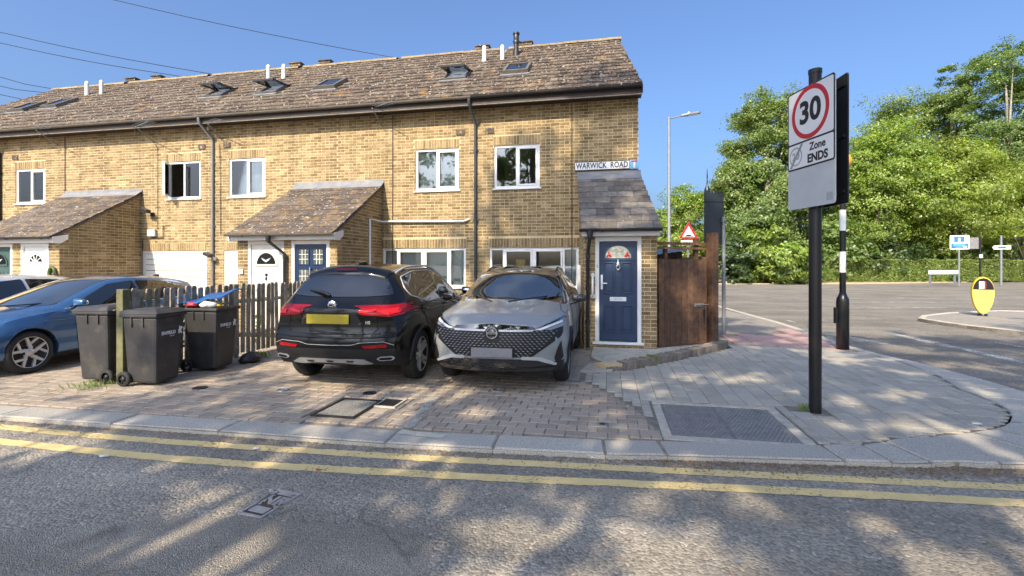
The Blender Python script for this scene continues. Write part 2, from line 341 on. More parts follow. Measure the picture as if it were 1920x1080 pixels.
# kerb stones along the path
kp = [Vector((x, y, 0)) for x, y in KP]; ks = [0]
for i in range(1, len(kp)): ks.append(ks[-1]+(kp[i]-kp[i-1]).length)
def kat(s):
    s = max(0, min(ks[-1]-1e-4, s)); i = max(j for j in range(len(ks)-1) if ks[j] <= s)
    d = (kp[i+1]-kp[i]).normalized(); return kp[i]+d*(s-ks[i]), d
def s_near(x, y): return min((math.hypot(kat(i*.05)[0].x-x, kat(i*.05)[0].y-y), i*.05) for i in range(int((ks[-1]-14)/.05)))[1]
KW = [(s_near(*q[:2]), q[2]) for q in ((1.85, 4.45, .34), (2.5, 4.53, .45), (3.2, 4.65, .66), (3.8, 4.85, .74), (5.2, 7.3, .74), (5.2, 8.2, .45), (5.0, 9.5, .2))]
def kwide(s): return float(np.interp(s, [q[0] for q in KW], [q[1] for q in KW]))
def ks_of(x): # arc length where the front kerb has this x
    lo, hi = 0, ks[10]
    for _ in range(40):
        mid = (lo+hi)/2
        if kat(mid)[0].x < x: lo = mid
        else: hi = mid
    return lo
kerb = MB()
js = [ks_of(x) for x in (-29, -27.2, -25.4, -23.6, -21.8, -20, -18.2, -16.4, -14.6, -12.9, -11.2, -9.4, -7.75, -6.45, -5.0, -3.75, -2.0, -1.0, -.02, .5, 1.93, 2.3, 2.62)]
s = js[-1]
while s < ks[-1]-2: s += (.55 if kat(s)[0].y < 8 else .91); js.append(s)
base = MB()
for a in range(len(js)-1):
    n = 4; pl = [kat(js[a]+(js[a+1]-js[a])*i/n) for i in range(n+1)]
    fr = [p for p, d in pl]; bk = [p+Vector((-d.y, d.x, 0))*kwide(js[a]+(js[a+1]-js[a])*i/n) for i, (p, d) in enumerate(pl)]
    base.prism([(p.x, p.y) for p in fr]+[(p.x, p.y) for p in reversed(bk)], -.3, -.012, 'xy')
kb = base.build('kerb', M['joint']); kb['kind'] = 'structure'
for a in range(len(js)-1):
    g0 = .007; n = 5; s0, s1 = js[a]+g0, js[a+1]-g0
    pl = [kat(s0+(s1-s0)*i/n) for i in range(n+1)]; Ws = [kwide(s0+(s1-s0)*i/n)-.01 for i in range(n+1)]; zt = random.uniform(-.004, .004)
    mb = MB()
    def ring(ins, z): 
        out = []
        for i, (p, d) in enumerate(pl):
            q = p+d*(ins if i == 0 else (-ins if i == n else 0)); out.append(q+Vector((-d.y, d.x, 0))*ins+Vector((0, 0, z)))
        for i, (p, d) in reversed(list(enumerate(pl))):
            q = p+d*(ins if i == 0 else (-ins if i == n else 0)); out.append(q+Vector((-d.y, d.x, 0))*(Ws[i]-ins)+Vector((0, 0, z)))
        return out
    r0, r1, r2 = ring(-.003, -.2), ring(-.003, zt-.022), ring(.016, zt); k = len(r0)
    mb.add(r0+r1+r2, [(i, (i+1) % k, (i+1) % k+k, i+k) for i in range(k)]+[(i+k, (i+1) % k+k, (i+1) % k+2*k, i+2*k) for i in range(k)])
    h = (k//2)
    mb.add(r2, [(i, i+1, k-2-i, k-1-i) for i in range(h-1)])
    mb.build('kerb_stone', M['kerb'], kb)
def kinner(off=0.0, s0=0, s1=None, step=.25):
    out = []; s = s0; s1 = s1 or ks[-1]
    while s < s1:
        p, d = kat(s); q = p+Vector((-d.y, d.x, 0))*(kwide(s)+off); out.append((q.x, q.y)); s += step
    return out
# paving beds
BORD = [(.56, 4.66), (.30, 5.66), (-.40, 6.93), (-.36, 7.3), (-.12, 7.62), (-.1, 11.4)]   # where brown pavers meet grey slabs
sF, sB = ks_of(-29), ks_of(.56)
FORE = kinner(-.02, sF, sB)+BORD+[(-29, 11.4)]
fc = sheet('forecourt', FORE, -.014, M['joint'])
SLABP = kinner(-.02, sB, ks[-1]-26)
SL = [p for p in SLABP if p[1] < 10.35]
PAVE = SL+[(4.6, 10.35), (2.35, 10.42), (2.42, 10.15), (1.2, 8.66), (.32, 7.66), (-.36, 7.3), (-.40, 6.93), (.30, 5.66), (.56, 4.66)]
pv = sheet('pavement', PAVE, -.012, mat('slab_joint', (.19, .175, .15), .95, var=.3, vs=8))
sheet('footway', [p for p in SLABP if p[1] >= 10.3]+[(2.2, 36), (2.0, 20), (2.3, 10.9), (2.4, 10.3)], -.013, M['patch'])
sheet('back_garden', [(-29, 11.39), (1.0, 11.39), (1.0, 9.4), (2.25, 10.5), (1.9, 30), (-29, 30)], .02, M['soil'])
# inspection covers are holes in the paving
HOLES = [(-3.18, -2.62, 4.63, 5.36), (-2.68, -2.36, 5.08, 5.47), (.50, 1.86, 4.66, 5.96)]
def free(x0, x1, y0, y1): return not any(x0 < h[1] and x1 > h[0] and y0 < h[3] and y1 > h[2] for h in HOLES)
def block_mesh(name, lx, ly, m, th=.05, ch=.006):
    mb = MB(); a, b = lx/2, ly/2
    v = [(-a, -b, -th), (a, -b, -th), (a, b, -th), (-a, b, -th), (-a, -b, -ch), (a, -b, -ch), (a, b, -ch), (-a, b, -ch), (-a+ch, -b+ch, 0), (a-ch, -b+ch, 0), (a-ch, b-ch, 0), (-a+ch, b-ch, 0)]
    mb.add(v, [(0, 1, 5, 4), (1, 2, 6, 5), (2, 3, 7, 6), (3, 0, 4, 7), (4, 5, 9, 8), (5, 6, 10, 9), (6, 7, 11, 10), (7, 4, 8, 11), (8, 9, 10, 11)])
    return mb.mesh(name, m, fix=False)
def spread_pieces(name, stuffname, items, base_mesh, parent, material, limit=300, jit=.0025, size=(1, 1)):
    """items: (x,y,sx,sy,rank); the largest become objects, the rest one joined part"""
    items = sorted(items, key=lambda t: t[4]); rest = MB(); bv = [tuple(v.co) for v in base_mesh.vertices]; bf = [tuple(p.vertices) for p in base_mesh.polygons]
    for i, (x, y, sx, sy, rk) in enumerate(items):
        z = random.uniform(-jit, jit); rx, ry, rz = (random.gauss(0, .006), random.gauss(0, .006), random.gauss(0, .006))
        if i < limit: put(name, base_mesh, parent, (x, y, z), (rx, ry, rz), (sx, sy, 1))
        else: rest.add(bv, bf, 0, Matrix.Translation((x, y, z)) @ Matrix.Rotation(rz, 4, 'Z') @ Matrix.Rotation(ry, 4, 'Y') @ Matrix.Rotation(rx, 4, 'X') @ Matrix.Diagonal((sx, sy, 1, 1)))
    if rest.v: rest.build(stuffname, material, parent, kind='stuff', fix=False)
def seen(x, y, z=0, mx=20, my=20):
    px, py, zc = PJ(x, y, z); return zc > .1 and -mx < px < 1920+mx and -my < py < 1080+my
def cut_piece(it, xc, yc, w_, h_, ok, W0, H0, depth=0):
    """trim a paving piece where it meets an edge or a cover"""
    ins = [ok(xc+a*w_*.46, yc+b*h_*.46) for a in (-1, 1) for b in (-1, 1)]; fr = free(xc-w_*.48, xc+w_*.48, yc-h_*.48, yc+h_*.48)
    if all(ins) and fr: it.append((xc, yc, (w_-.006)/(W0-.006), (h_-.006)/(H0-.006), PJ(xc, yc)[2]+2)); return
    if depth >= 3 or not (any(ins) or ok(xc, yc)): return
    if w_ >= h_:
        for s_ in (-1, 1): cut_piece(it, xc+s_*w_/4, yc, w_/2, h_, ok, W0, H0, depth+1)
    else:
        for s_ in (-1, 1): cut_piece(it, xc, yc+s_*h_/4, w_, h_/2, ok, W0, H0, depth+1)
pm = block_mesh('paver', .193, .148, M['paver']); it = []
INN = kinner(0, sF, sB)
def inny(x): return np.interp(x, [p[0] for p in INN], [p[1] for p in INN])
CARS_RECT = [(-4.6, -2.6, 6.2, 9.6), (-2.45, -.5, 6.6, 9.6), (-10.3, -8.5, 5.6, 9.6)]
j = 0; y = 4.40
while y < 9.3:
    x = -13.5+(.1 if j % 2 else 0)
    while x < .7:
        xc = x+.1; yc = y+.0775+.035*(xc+3)/4
        if inpoly(xc+.09, yc, FORE) and inpoly(xc-.09, yc, FORE) and yc-.075 > inny(xc)+.0 and free(xc-.09, xc+.09, yc-.06, yc+.06) and seen(xc, yc):
            zc = PJ(xc, yc)[2]
            if any(a < xc < b and c < yc < d for a, b, c, d in CARS_RECT): zc += 5
            it.append((xc, yc, 1, 1, zc))
        elif seen(xc, yc): cut_piece(it, xc, yc, .2, .155, lambda a, b: inpoly(a, b, FORE) and b > inny(a)+.004, .2, .155)
        x += .2
    y += .155; j += 1
spread_pieces('paver', 'distant_pavers', it, pm, fc, M['paver'])
sm = block_mesh('paving_slab', .194, .241, M['slab'], ch=.005); it = []
x = -.42; j = 0
while x < 5.2:
    y = 4.4+random.choice((0, .08, .125, .17))
    while y < 10.4:
        xc, yc = x+.1, y+.125; ok = all(inpoly(xc+a, yc+b, PAVE) for a in (-.09, .09) for b in (-.11, .11))
        if ok and free(xc-.09, xc+.09, yc-.11, yc+.11) and math.hypot(xc-2.25, yc-5.86) > .2: it.append((xc, yc, 1, 1, PJ(xc, yc)[2]))
        elif math.hypot(xc-2.25, yc-5.86) > .2: cut_piece(it, xc, yc, .2, .25, lambda a, b: inpoly(a, b, PAVE), .2, .25)          # cut slabs along the edges
        y += .25
    x += .2; j += 1
spread_pieces('paving_slab', 'distant_slabs', it, sm, pv, M['slab'])
tact = sheet('tactile_paving', [(2.42, 11.75), (3.9, 11.05), (4.42, 10.55), (4.55, 10.9), (4.6, 13.2), (3.9, 12.6), (3.3, 12.4), (2.9, 12.9)], -.009, M['joint'])
tm = block_mesh('tactile_slab', .392, .392, M['redslab'], ch=.004); it = []
TP = [(2.35, 11.85), (2.6, 10.5), (4.75, 10.0), (4.72, 13.4), (4.3, 13.2), (3.9, 12.0), (2.5, 12.0)]
for i in range(9):
    for k in range(10):
        xc, yc = 2.35+i*.4, 10.55+k*.4-.12*i
        if inpoly(xc, yc, TP) and xc < 4.55: it.append((xc, yc, 1, 1, PJ(xc, yc)[2]))
spread_pieces('tactile_slab', 'x', it, tm, tact, M['redslab'])
# road markings
def strip(name, pts, wd, z, m, label=None):
    mb = MB(); vs = []; P = [Vector((x, y, z)) for x, y in pts]; Q_ = [P[0]]
    for a, b in zip(P[:-1], P[1:]):
        k = max(1, min(60, int((b-a).length/.05))); Q_ += [a.lerp(b, i/k) for i in range(1, k+1)]
    P = Q_
    for i, p in enumerate(P):
        d = (P[min(i+1, len(P)-1)]-P[max(i-1, 0)]).normalized(); nn = Vector((-d.y, d.x, 0))*wd/2; vs += [p+nn*(1+random.gauss(0, .07)), p-nn*(1+random.gauss(0, .07))]
    mb.add(vs, [(2*i, 2*i+1, 2*i+3, 2*i+2) for i in range(len(P)-1)]); o = mb.build(name, m); o['kind'] = 'structure'; return o
L1 = [G(px, py, ROADZ) for px, py in ((-120, 790), (0, 801), (160, 816), (320, 829), (480, 840), (640, 850), (800, 860), (960, 868), (1200, 880), (1400, 890), (1565, 898), (1750, 907), (1920, 915))]
L2 = [G(px, py, ROADZ) for px, py in ((-120, 813), (0, 828), (160, 845), (320, 860), (480, 872), (640, 881), (800, 890), (960, 898), (1200, 908), (1400, 917), (1600, 927), (1750, 935), (1920, 944))]
L1 = [(-60, 2.6), (-20, 3.35)]+L1+[(5, 4.45), (9, 4.75)]; L2 = [(-60, 2.3), (-20, 3.0)]+L2+[(5, 4.18), (9, 4.45)]
strip('yellow_line', L1, .12, ROADZ+.004, M['yellow']); strip('yellow_line', L2, .12, ROADZ+.004, M['yellow'])
for pts, wd in (([(5.05, 13.0), (5.35, 12.6), (5.62, 12.1), (5.75, 11.5)], .18), ([(6.75, 13.4), (6.85, 12), (6.95, 10.6), (7.0, 9.3), (7.05, 7.9)], .22), ([(5.5, 14.8), (5.55, 14.2)], .1), ([(5.3, 15.9), (5.35, 15.3)], .1),
                ([(9.4, 24), (13, 24.6), (17, 25.2)], .14), ([(8, 20.5), (10.5, 21.2), (13, 21.8)], .14), ([(14, 27.5), (18, 28.4), (23, 29.5)], .16), ([(6.3, 17), (6.4, 16)], .12), ([(8.2, 12.4), (8.3, 11.4)], .12), ([(8.4, 10.8), (8.5, 9.8)], .12)):
    strip('white_marking', pts, wd, ROADZ+.004, M['whiteline'])
for r in (1.75, 1.2):
    cx, cy = 23.2, 22.2; strip('yellow_line', [(cx+r*1.7*math.cos(a), cy+r*2.4*math.sin(a)) for a in [R(70+i*12) for i in range(19)]], .22, ROADZ+.004, M['yellow'])
ap = asphalt(1.24); ap.name = 'fine_asphalt'
for nd in ap.node_tree.nodes:
    if nd.bl_idname == 'ShaderNodeTexVoronoi' and nd.feature == 'F1': nd.inputs['Scale'].default_value = 120
PE = [G(px, py, ROADZ) for px, py in ((-200, 1010), (0, 998), (134, 988), (260, 979), (380, 971), (456, 969), (550, 980), (650, 984), (760, 992), (815, 1015), (800, 1060), (790, 1120))]
sheet('road_patch', PE+[(-1.0, 1.2), (-3.4, .9)], ROADZ+.003, ap, th=.002)
# faded white T of a parking bay painted across pavers and kerb
strip('white_marking', [G(815, 745), G(790, 775), G(765, 803)], .11, .0065, worn_paint('faded_paint', (.52, .50, .42), .50)); strip('white_marking', [G(748, 810), G(832, 820)], .11, .0065, worn_paint('faded_paint2', (.62, .59, .47), .40))
# traffic island
IS = [(9.0, 16.3), (9.02, 15.4), (9.15, 14.6), (9.6, 13.5), (10.4, 12.4), (12.5, 11.6), (14.6, 12.5), (15.2, 16), (14.9, 19.4), (13.2, 19.6), (10.9, 18.3), (9.6, 17.2)]
isl = sheet('traffic_island', IS, .045, M['patch'])
n = len(IS)
for i in range(n):
    a, b = Vector((*IS[i], 0)), Vector((*IS[(i+1) % n], 0)); d = (b-a).normalized(); nn = Vector((d.y, -d.x, 0))*-.15
    L = (b-a).length; k = max(1, round(L/.9))
    for q in range(k):
        p0, p1 = a+d*(L*q/k+.006), a+d*(L*(q+1)/k-.006)
        MB().prism([(p0.x, p0.y), (p1.x, p1.y), (p1.x+nn.x, p1.y+nn.y), (p0.x+nn.x, p0.y+nn.y)], -.2, .062, 'xy').build('kerb_stone', M['concrete'], isl, bevel=.02)
# low brick edging by the gate
ep = [(-.02, 7.55), (.30, 7.72), (.72, 8.15), (1.18, 8.68), (1.75, 9.42), (2.28, 10.12), (2.40, 10.40)]
ed = thing('brick_edging', 'low curved edging of bricks laid on edge before the brown gate', 'brick edging', (1.2, 8.7, 0))
epv = [Vector((*p, 0)) for p in ep]; es = [0]
for i in range(1, len(epv)): es.append(es[-1]+(epv[i]-epv[i-1]).length)
eb = MB().bx(-.108, .108, -.033, .033, -.05, .095).mesh('brick', piece_mat('edging_brick', [(0, (.20, .165, .135)), (.6, (.27, .22, .185)), (1, (.34, .285, .235))], mott=.35, big=((.2, .2, .13), 4, .5, .5)))
bed = MB(); s = .03
while s < es[-1]:
    i = max(j for j in range(len(es)-1) if es[j] <= s); d = (epv[i+1]-epv[i]).normalized(); p = epv[i]+d*(s-es[i]); nn = Vector((-d.y, d.x, 0))
    put('brick', eb, ed, p+nn*.108+Vector((0, 0, random.uniform(-.012, .006)-(.05 if s < .25 else 0))), (0, random.gauss(0, .02), math.atan2(nn.y, nn.x)+random.gauss(0, .03))); s += .0725
pl = epv; bed.prism([(p.x-.01, p.y+.02) for p in pl]+[(p.x-.19, p.y+.17) for p in reversed(pl)], -.1, .075, 'xy'); bed.build('mortar_bed', M['mortar'], ed)
sheet('gate_step', [(.02, 7.72), (.3, 7.86), (1.18, 8.85), (2.2, 10.2), (2.15, 10.5), (.9, 9.45), (.9, 9.34), (-.28, 9.34), (-.28, 8.3)], .05, M['concrete'], th=.1)
MB().prism([(-.42, 7.35), (.06, 7.45), (.12, 8.0), (-.30, 7.95)], -.02, .012, 'xy').build('stone_slab', M['concrete'], fc)
# ---------------------------------------------------------------- terrace
F, Q = 11.46, 9.35
HX = [.69, -3.19, -6.95, -10.72, -14.5, -18.3, -22.1]
EAVE_Y, EAVE_Z, SLOPE, RIDGE_Y = 11.04, 5.66, .6876, 15.5
def roofz(y): return EAVE_Z+(y-EAVE_Y)*SLOPE
brick_full = None
def brick_box(lx, d=.02):
    a = lx/2; z = .0325; c = .004
    v = [(-a, 0, -z), (a, 0, -z), (a, 0, z), (-a, 0, z), (-a, -d+c, -z), (a, -d+c, -z), (a, -d+c, z), (-a, -d+c, z), (-a+c, -d, -z+c), (a-c, -d, -z+c), (a-c, -d, z-c), (-a+c, -d, z-c)]
    return v, [(0, 1, 5, 4), (1, 2, 6, 5), (2, 3, 7, 6), (3, 0, 4, 7), (4, 5, 9, 8), (5, 6, 10, 9), (6, 7, 11, 10), (7, 4, 8, 11), (8, 9, 10, 11)]
bv, bf = brick_box(.215)
BRM = MB().add(bv, bf).mesh('brick', M['brick'], fix=False)
def lay_bricks(u0, u1, z0, z1, holes, soldiers=(), ztop=None):
    """running bond with half-bats; returns (u, z, length, upright)"""
    out = []; k = int(round(z0/.075))
    while (k+.5)*.075 < z1:
        z = (k+.5)*.075; off = .1125 if k % 2 else 0
        segs = [(u0, u1)]
        for (a, b, c, d) in list(holes)+[(q[0], q[1], q[2], q[2]+.225) for q in soldiers]:
            if c < z+.02 and d > z-.02:
                ns = []
                for p, q in segs:
                    if b <= p or a >= q: ns.append((p, q)); continue
                    if a > p: ns.append((p, a))
                    if b < q: ns.append((b, q))
                segs = ns
        if ztop: segs = [(p, min(q, ztop(z))) if ztop(z) > p else (p, p) for p, q in segs]
        for p, q in segs:
            i = math.floor((p-off)/.225)
            while off+i*.225 < q:
                a = max(p, off+i*.225+.005); b = min(q, off+(i+1)*.225-.005)
                if b-a > .03:
                    if b-a > .18 and random.random() < .24: out += [((a+(a+b)/2-.005)/2, z, (b-a)/2-.005, 0), (((a+b)/2+.005+b)/2, z, (b-a)/2-.005, 0)]
                    else: out.append(((a+b)/2, z, b-a, 0))
                i += 1
        k += 1
    for a, b, c in soldiers:
        n = round((b-a)/.075)
        for i in range(n): out.append((a+(i+.5)*(b-a)/n, c+.1125, .215, 1))
    return out
def place_bricks(parent, bricks, fn, rz, limit=300, minrank=0):
    """fn(u,z)->world point on the wall face; rz turns the brick to face outwards"""
    rows = []
    for u, z, L, up in bricks:
        p = fn(u, z); px, py, zc = PJ(*p); vis = 0 < px < 1920 and -20 < py < 1080
        rows.append(((zc if vis else zc+100)+(6 if z < 1.0 else 0), u, z, L, up, p))
    rows.sort(key=lambda t: t[0]); rest = MB(); Rz = Matrix.Rotation(rz, 4, 'Z')
    for i, (_, u, z, L, up, p) in enumerate(rows):
        pr = random.uniform(-.0025, .003)-.0150; tilt = random.gauss(0, .006); sh = 1-random.random()*.02
        nrm = Rz @ Vector((0, -1, 0)); loc = Vector(p)+nrm*pr
        if i < limit: put('brick', BRM, parent, loc, (0, math.pi/2+tilt if up else tilt, rz), (L/.215, 1, sh))
        else: rest.add(bv, bf, 0, Matrix.Translation(loc) @ Rz @ Matrix.Rotation(math.pi/2+tilt if up else tilt, 4, 'Y') @ Matrix.Diagonal((L/.215, 1, sh, 1)))
    if rest.v: rest.build('brickwork', M['brick'], parent, kind='stuff', fix=False)
def wall_cells(mb, u0, u1, z0, z1, holes, fn, depth):
    us = sorted({u0, u1, *[h[0] for h in holes], *[h[1] for h in holes]}); zs = sorted({z0, z1, *[h[2] for h in holes], *[h[3] for h in holes]})
    us = [u for u in us if u0 <= u <= u1]; zs = [z for z in zs if z0 <= z <= z1]
    for i in range(len(us)-1):
        for k in range(len(zs)-1):
            uc, zc = (us[i]+us[i+1])/2, (zs[k]+zs[k+1])/2
            if any(h[0] < uc < h[1] and h[2] < zc < h[3] for h in holes): continue
            mb.add([fn(us[i], zs[k], 0), fn(us[i+1], zs[k], 0), fn(us[i+1], zs[k+1], 0), fn(us[i], zs[k+1], 0)], [(0, 1, 2, 3)])
    for a, b, c, d in holes:
        for p, q in (((a, c), (b, c)), ((b, c), (b, d)), ((b, d), (a, d)), ((a, d), (a, c))):
            mb.add([fn(*p, 0), fn(*q, 0), fn(*q, depth), fn(*p, depth)], [(0, 1, 2, 3)])
def window(parent, xa, xb, za, zb, Y, lights, covers=None, sill=True, open_left=False):
    """lights: list of (x0,x1,sash) in metres from xa; covers: per light None/'blind'/'net'/'curtain'/'half'"""
    y0 = Y+.03; y1 = Y+.10; f = .062
    mb = MB(); mb.bx(xa, xb, y0, y1, zb-f, zb); mb.bx(xa, xb, y0, y1, za, za+f); mb.bx(xa, xa+f, y0, y1, za+f, zb-f); mb.bx(xb-f, xb, y0, y1, za+f, zb-f)
    for i in range(len(lights)-1):
        x = xa+(lights[i][1]+lights[i+1][0])/2; mb.bx(x-.026, x+.026, y0+.002, y1, za+f, zb-f)
    wn = mb.build('window', M['white'], parent, bevel=.006)
    if sill: MB().bx(xa-.04, xb+.04, Y-.045, Y+.05, za-.035, za-.001).build('window_sill', M['white'], wn, bevel=.008)
    for i, (a, b, sash) in enumerate(lights):
        x0, x1 = xa+a+(.028 if i else f), xa+b-(.028 if i < len(lights)-1 else f); z0, z1 = za+f, zb-f
        if open_left and i == 0:
            X = Matrix.Translation((x0, y0-.01, 0)) @ Matrix.Rotation(R(-62), 4, 'Z') @ Matrix.Translation((-x0, -(y0-.01), 0))
            s = MB()
            for q in ((x0, x1, z0, z0+.045), (x0, x1, z1-.045, z1), (x0, x0+.045, z0+.045, z1-.045), (x1-.045, x1, z0+.045, z1-.045)): s.bx(q[0], q[1], y0-.02, y0+.03, q[2], q[3], X=X)
            so = s.build('sash', M['white'], wn, bevel=.005)
            MB().bx(x0+.045, x1-.045, y0, y0+.006, z0+.045, z1-.045, X=X).build('pane', M['glass'], wn)
        else:
            if sash:
                s = MB(); e = .042
                for q in ((x0, x1, z0, z0+e), (x0, x1, z1-e, z1), (x0, x0+e, z0+e, z1-e), (x1-e, x1, z0+e, z1-e)): s.bx(q[0], q[1], y0-.014, y0+.05, q[2], q[3])
                s.build('sash', M['white'], wn, bevel=.005); x0 += e; x1 -= e; z0 += e; z1 -= e
            MB().bx(x0, x1, y0+.022, y0+.03, z0, z1).build('pane', M['glass'], wn)
        cv = covers[i] if covers else None; yb = Y+.16
        if cv == 'blind':
            mb = MB(); k = int((z1-z0)/.03)
            for j in range(k):
                zz = z0+(j+.5)*(z1-z0)/k; mb.add([(x0-.04, yb+.005, zz-.018), (x1+.04, yb+.005, zz-.018), (x1+.04, yb-.005, zz+.018), (x0-.04, yb-.005, zz+.018)], [(0, 1, 2, 3)])
            mb.build('blind', M['blind'], wn, kind='stuff', fix=False)
        elif cv in ('net', 'curtain', 'half', 'amber', 'drape'):
            n = 14; vs = []; zt = z1+.02
            m_ = {'net': 'net', 'half': 'net', 'curtain': 'curtain', 'amber': 'amber', 'drape': 'curtain'}[cv]
            if cv == 'half': zt = z0+(z1-z0)*.62
            xs0, xs1 = (x0+(x1-x0)*.35, x1-(x1-x0)*.25) if cv == 'amber' else (x0-.03, x1+.03)
            if cv == 'amber': zt = z0+(z1-z0)*.75  # amber piece: the window's lit yellow, coloured onto a sheet
            for j in range(n+1):
                x = xs0+(xs1-xs0)*j/n; yy = yb+.018*math.sin(j*2.3)
                vs += [(x+(.6*(x1-x)*.55 if cv == 'drape' else 0), yy, z0-.02), (x, yy, zt)]
            MB().add(vs, [(2*j, 2*j+2, 2*j+3, 2*j+1) for j in range(n)], smooth=True).build('curtain', M[m_], wn, fix=False)
    return wn
def garage(parent, xa, xb, za, zb, Y):
    f = .07; mb = MB().bx(xa, xb, Y+.02, Y+.09, zb-f, zb).bx(xa, xa+f, Y+.02, Y+.09, za, zb-f).bx(xb-f, xb, Y+.02, Y+.09, za, zb-f)
    gd = mb.build('garage_door', M['whitepaint'], parent, bevel=.006)
    n = 12; h = (zb-f-za)/n; pm_ = MB().bx(-.5, .5, -.012, .012, .009, h-.006).mesh('plank', M['whitepaint'])
    for i in range(n): put('plank', pm_, gd, ((xa+xb)/2, Y+.055, za+i*h), None, (xb-xa-2*f-.004, 1, 1))
    MB().bx(xa+f, xb-f, Y+.075, Y+.085, za, zb-f).build('backing', M['fascia'], gd)
    return gd
def downpipe(parent, x, y, z0, z1, m, swan=True, jog=.32):
    pts = [(x, y, z0), (x, y, z1-.55)]
    if swan: pts += [(x, y-.02, z1-.45), (x-.04, y-jog+.05, z1-.16), (x-.04, y-jog, z1-.08), (x-.04, y-jog, z1)]
    else: pts += [(x, y, z1)]
    mb = MB().tube(pts, .036, 10)
    zz = z0+.9
    while zz < z1-.6: mb.tube([(x, y, zz), (x, y, zz+.09)], .045, 10); mb.bx(x-.07, x+.07, y+.02, y+.05, zz+.03, zz+.06); zz += 1.75
    return mb.build('downpipe', m, parent)
def gutter(parent, x0, x1, y, z, m, r=.058, fascia=None):
    mb = MB(); prof = [(y+r*math.cos(a), z+r*math.sin(a)) for a in [math.pi+math.pi*i/8 for i in range(9)]]
    prof = prof+[(a+(.006 if i > 3 else -.006)*0, b+.006) for i, (a, b) in reversed(list(enumerate(prof)))]
    prof = [(y+r*math.cos(math.pi+math.pi*i/8), z+r*math.sin(math.pi+math.pi*i/8)) for i in range(9)]+[(y+(r-.007)*math.cos(math.pi+math.pi*i/8), z+(r-.007)*math.sin(math.pi+math.pi*i/8)) for i in range(8, -1, -1)]
    mb.prism(prof, x0, x1, 'yz')
    x = x0+.4
    while x < x1: mb.prism([(a+(a-y)*.14, b+(b-z)*.14) for a, b in prof], x, x+.05, 'yz'); x += 1.1
    return mb.build('gutter', m, parent)
tileM = block_mesh('roof_tile', .196, .40, M['tile'], th=.03, ch=.005)
tileP = block_mesh('roof_tile', .326, .335, M['tile_dark'], th=.014, ch=.004)
tileS = block_mesh('roof_tile', .326, .335, M['tile_slate'], th=.014, ch=.004)
rv = [tuple(v.co) for v in tileM.vertices]; rf = [tuple(p.vertices) for p in tileM.polygons]
LAB = ['brick end house of the terrace with the street name plate on its wall', 'brick terraced house with pale blinds in its white windows left of the dark drainpipe',
       'brick terraced house with the cream half-moon door and a half-curtained upstairs window', 'brick terraced house with one upstairs casement standing open above the white garage door',
       'brick terraced house with a small dark two-light window over the left porch', 'far brick terraced house whose sloping roof runs out of the left edge']
UL = lambda w_: [(0, w_/2, 0), (w_/2, w_, 1)]
HOUSES = []
VENTX = {0: [V(905, 92, 15.5)[0], V(985, 85, 15.5)[0]], 2: [V(555, 122, 15.5)[0], V(610, 118, 15.5)[0]], 4: [V(247, 150, 15.5)[0], V(295, 146, 15.5)[0]]}
def roofpt(px, py):
    dx, dy = ray(px); a = (HZ-py)/FPX; t = (EAVE_Z-EAVE_Y*SLOPE-CH)/(a-dy*SLOPE); return Vector((dx*t, dy*t, CH+a*t))
SANG = math.atan(SLOPE); 
def house_of(x): return next((i for i in range(6) if HX[i+1] <= x), 5)
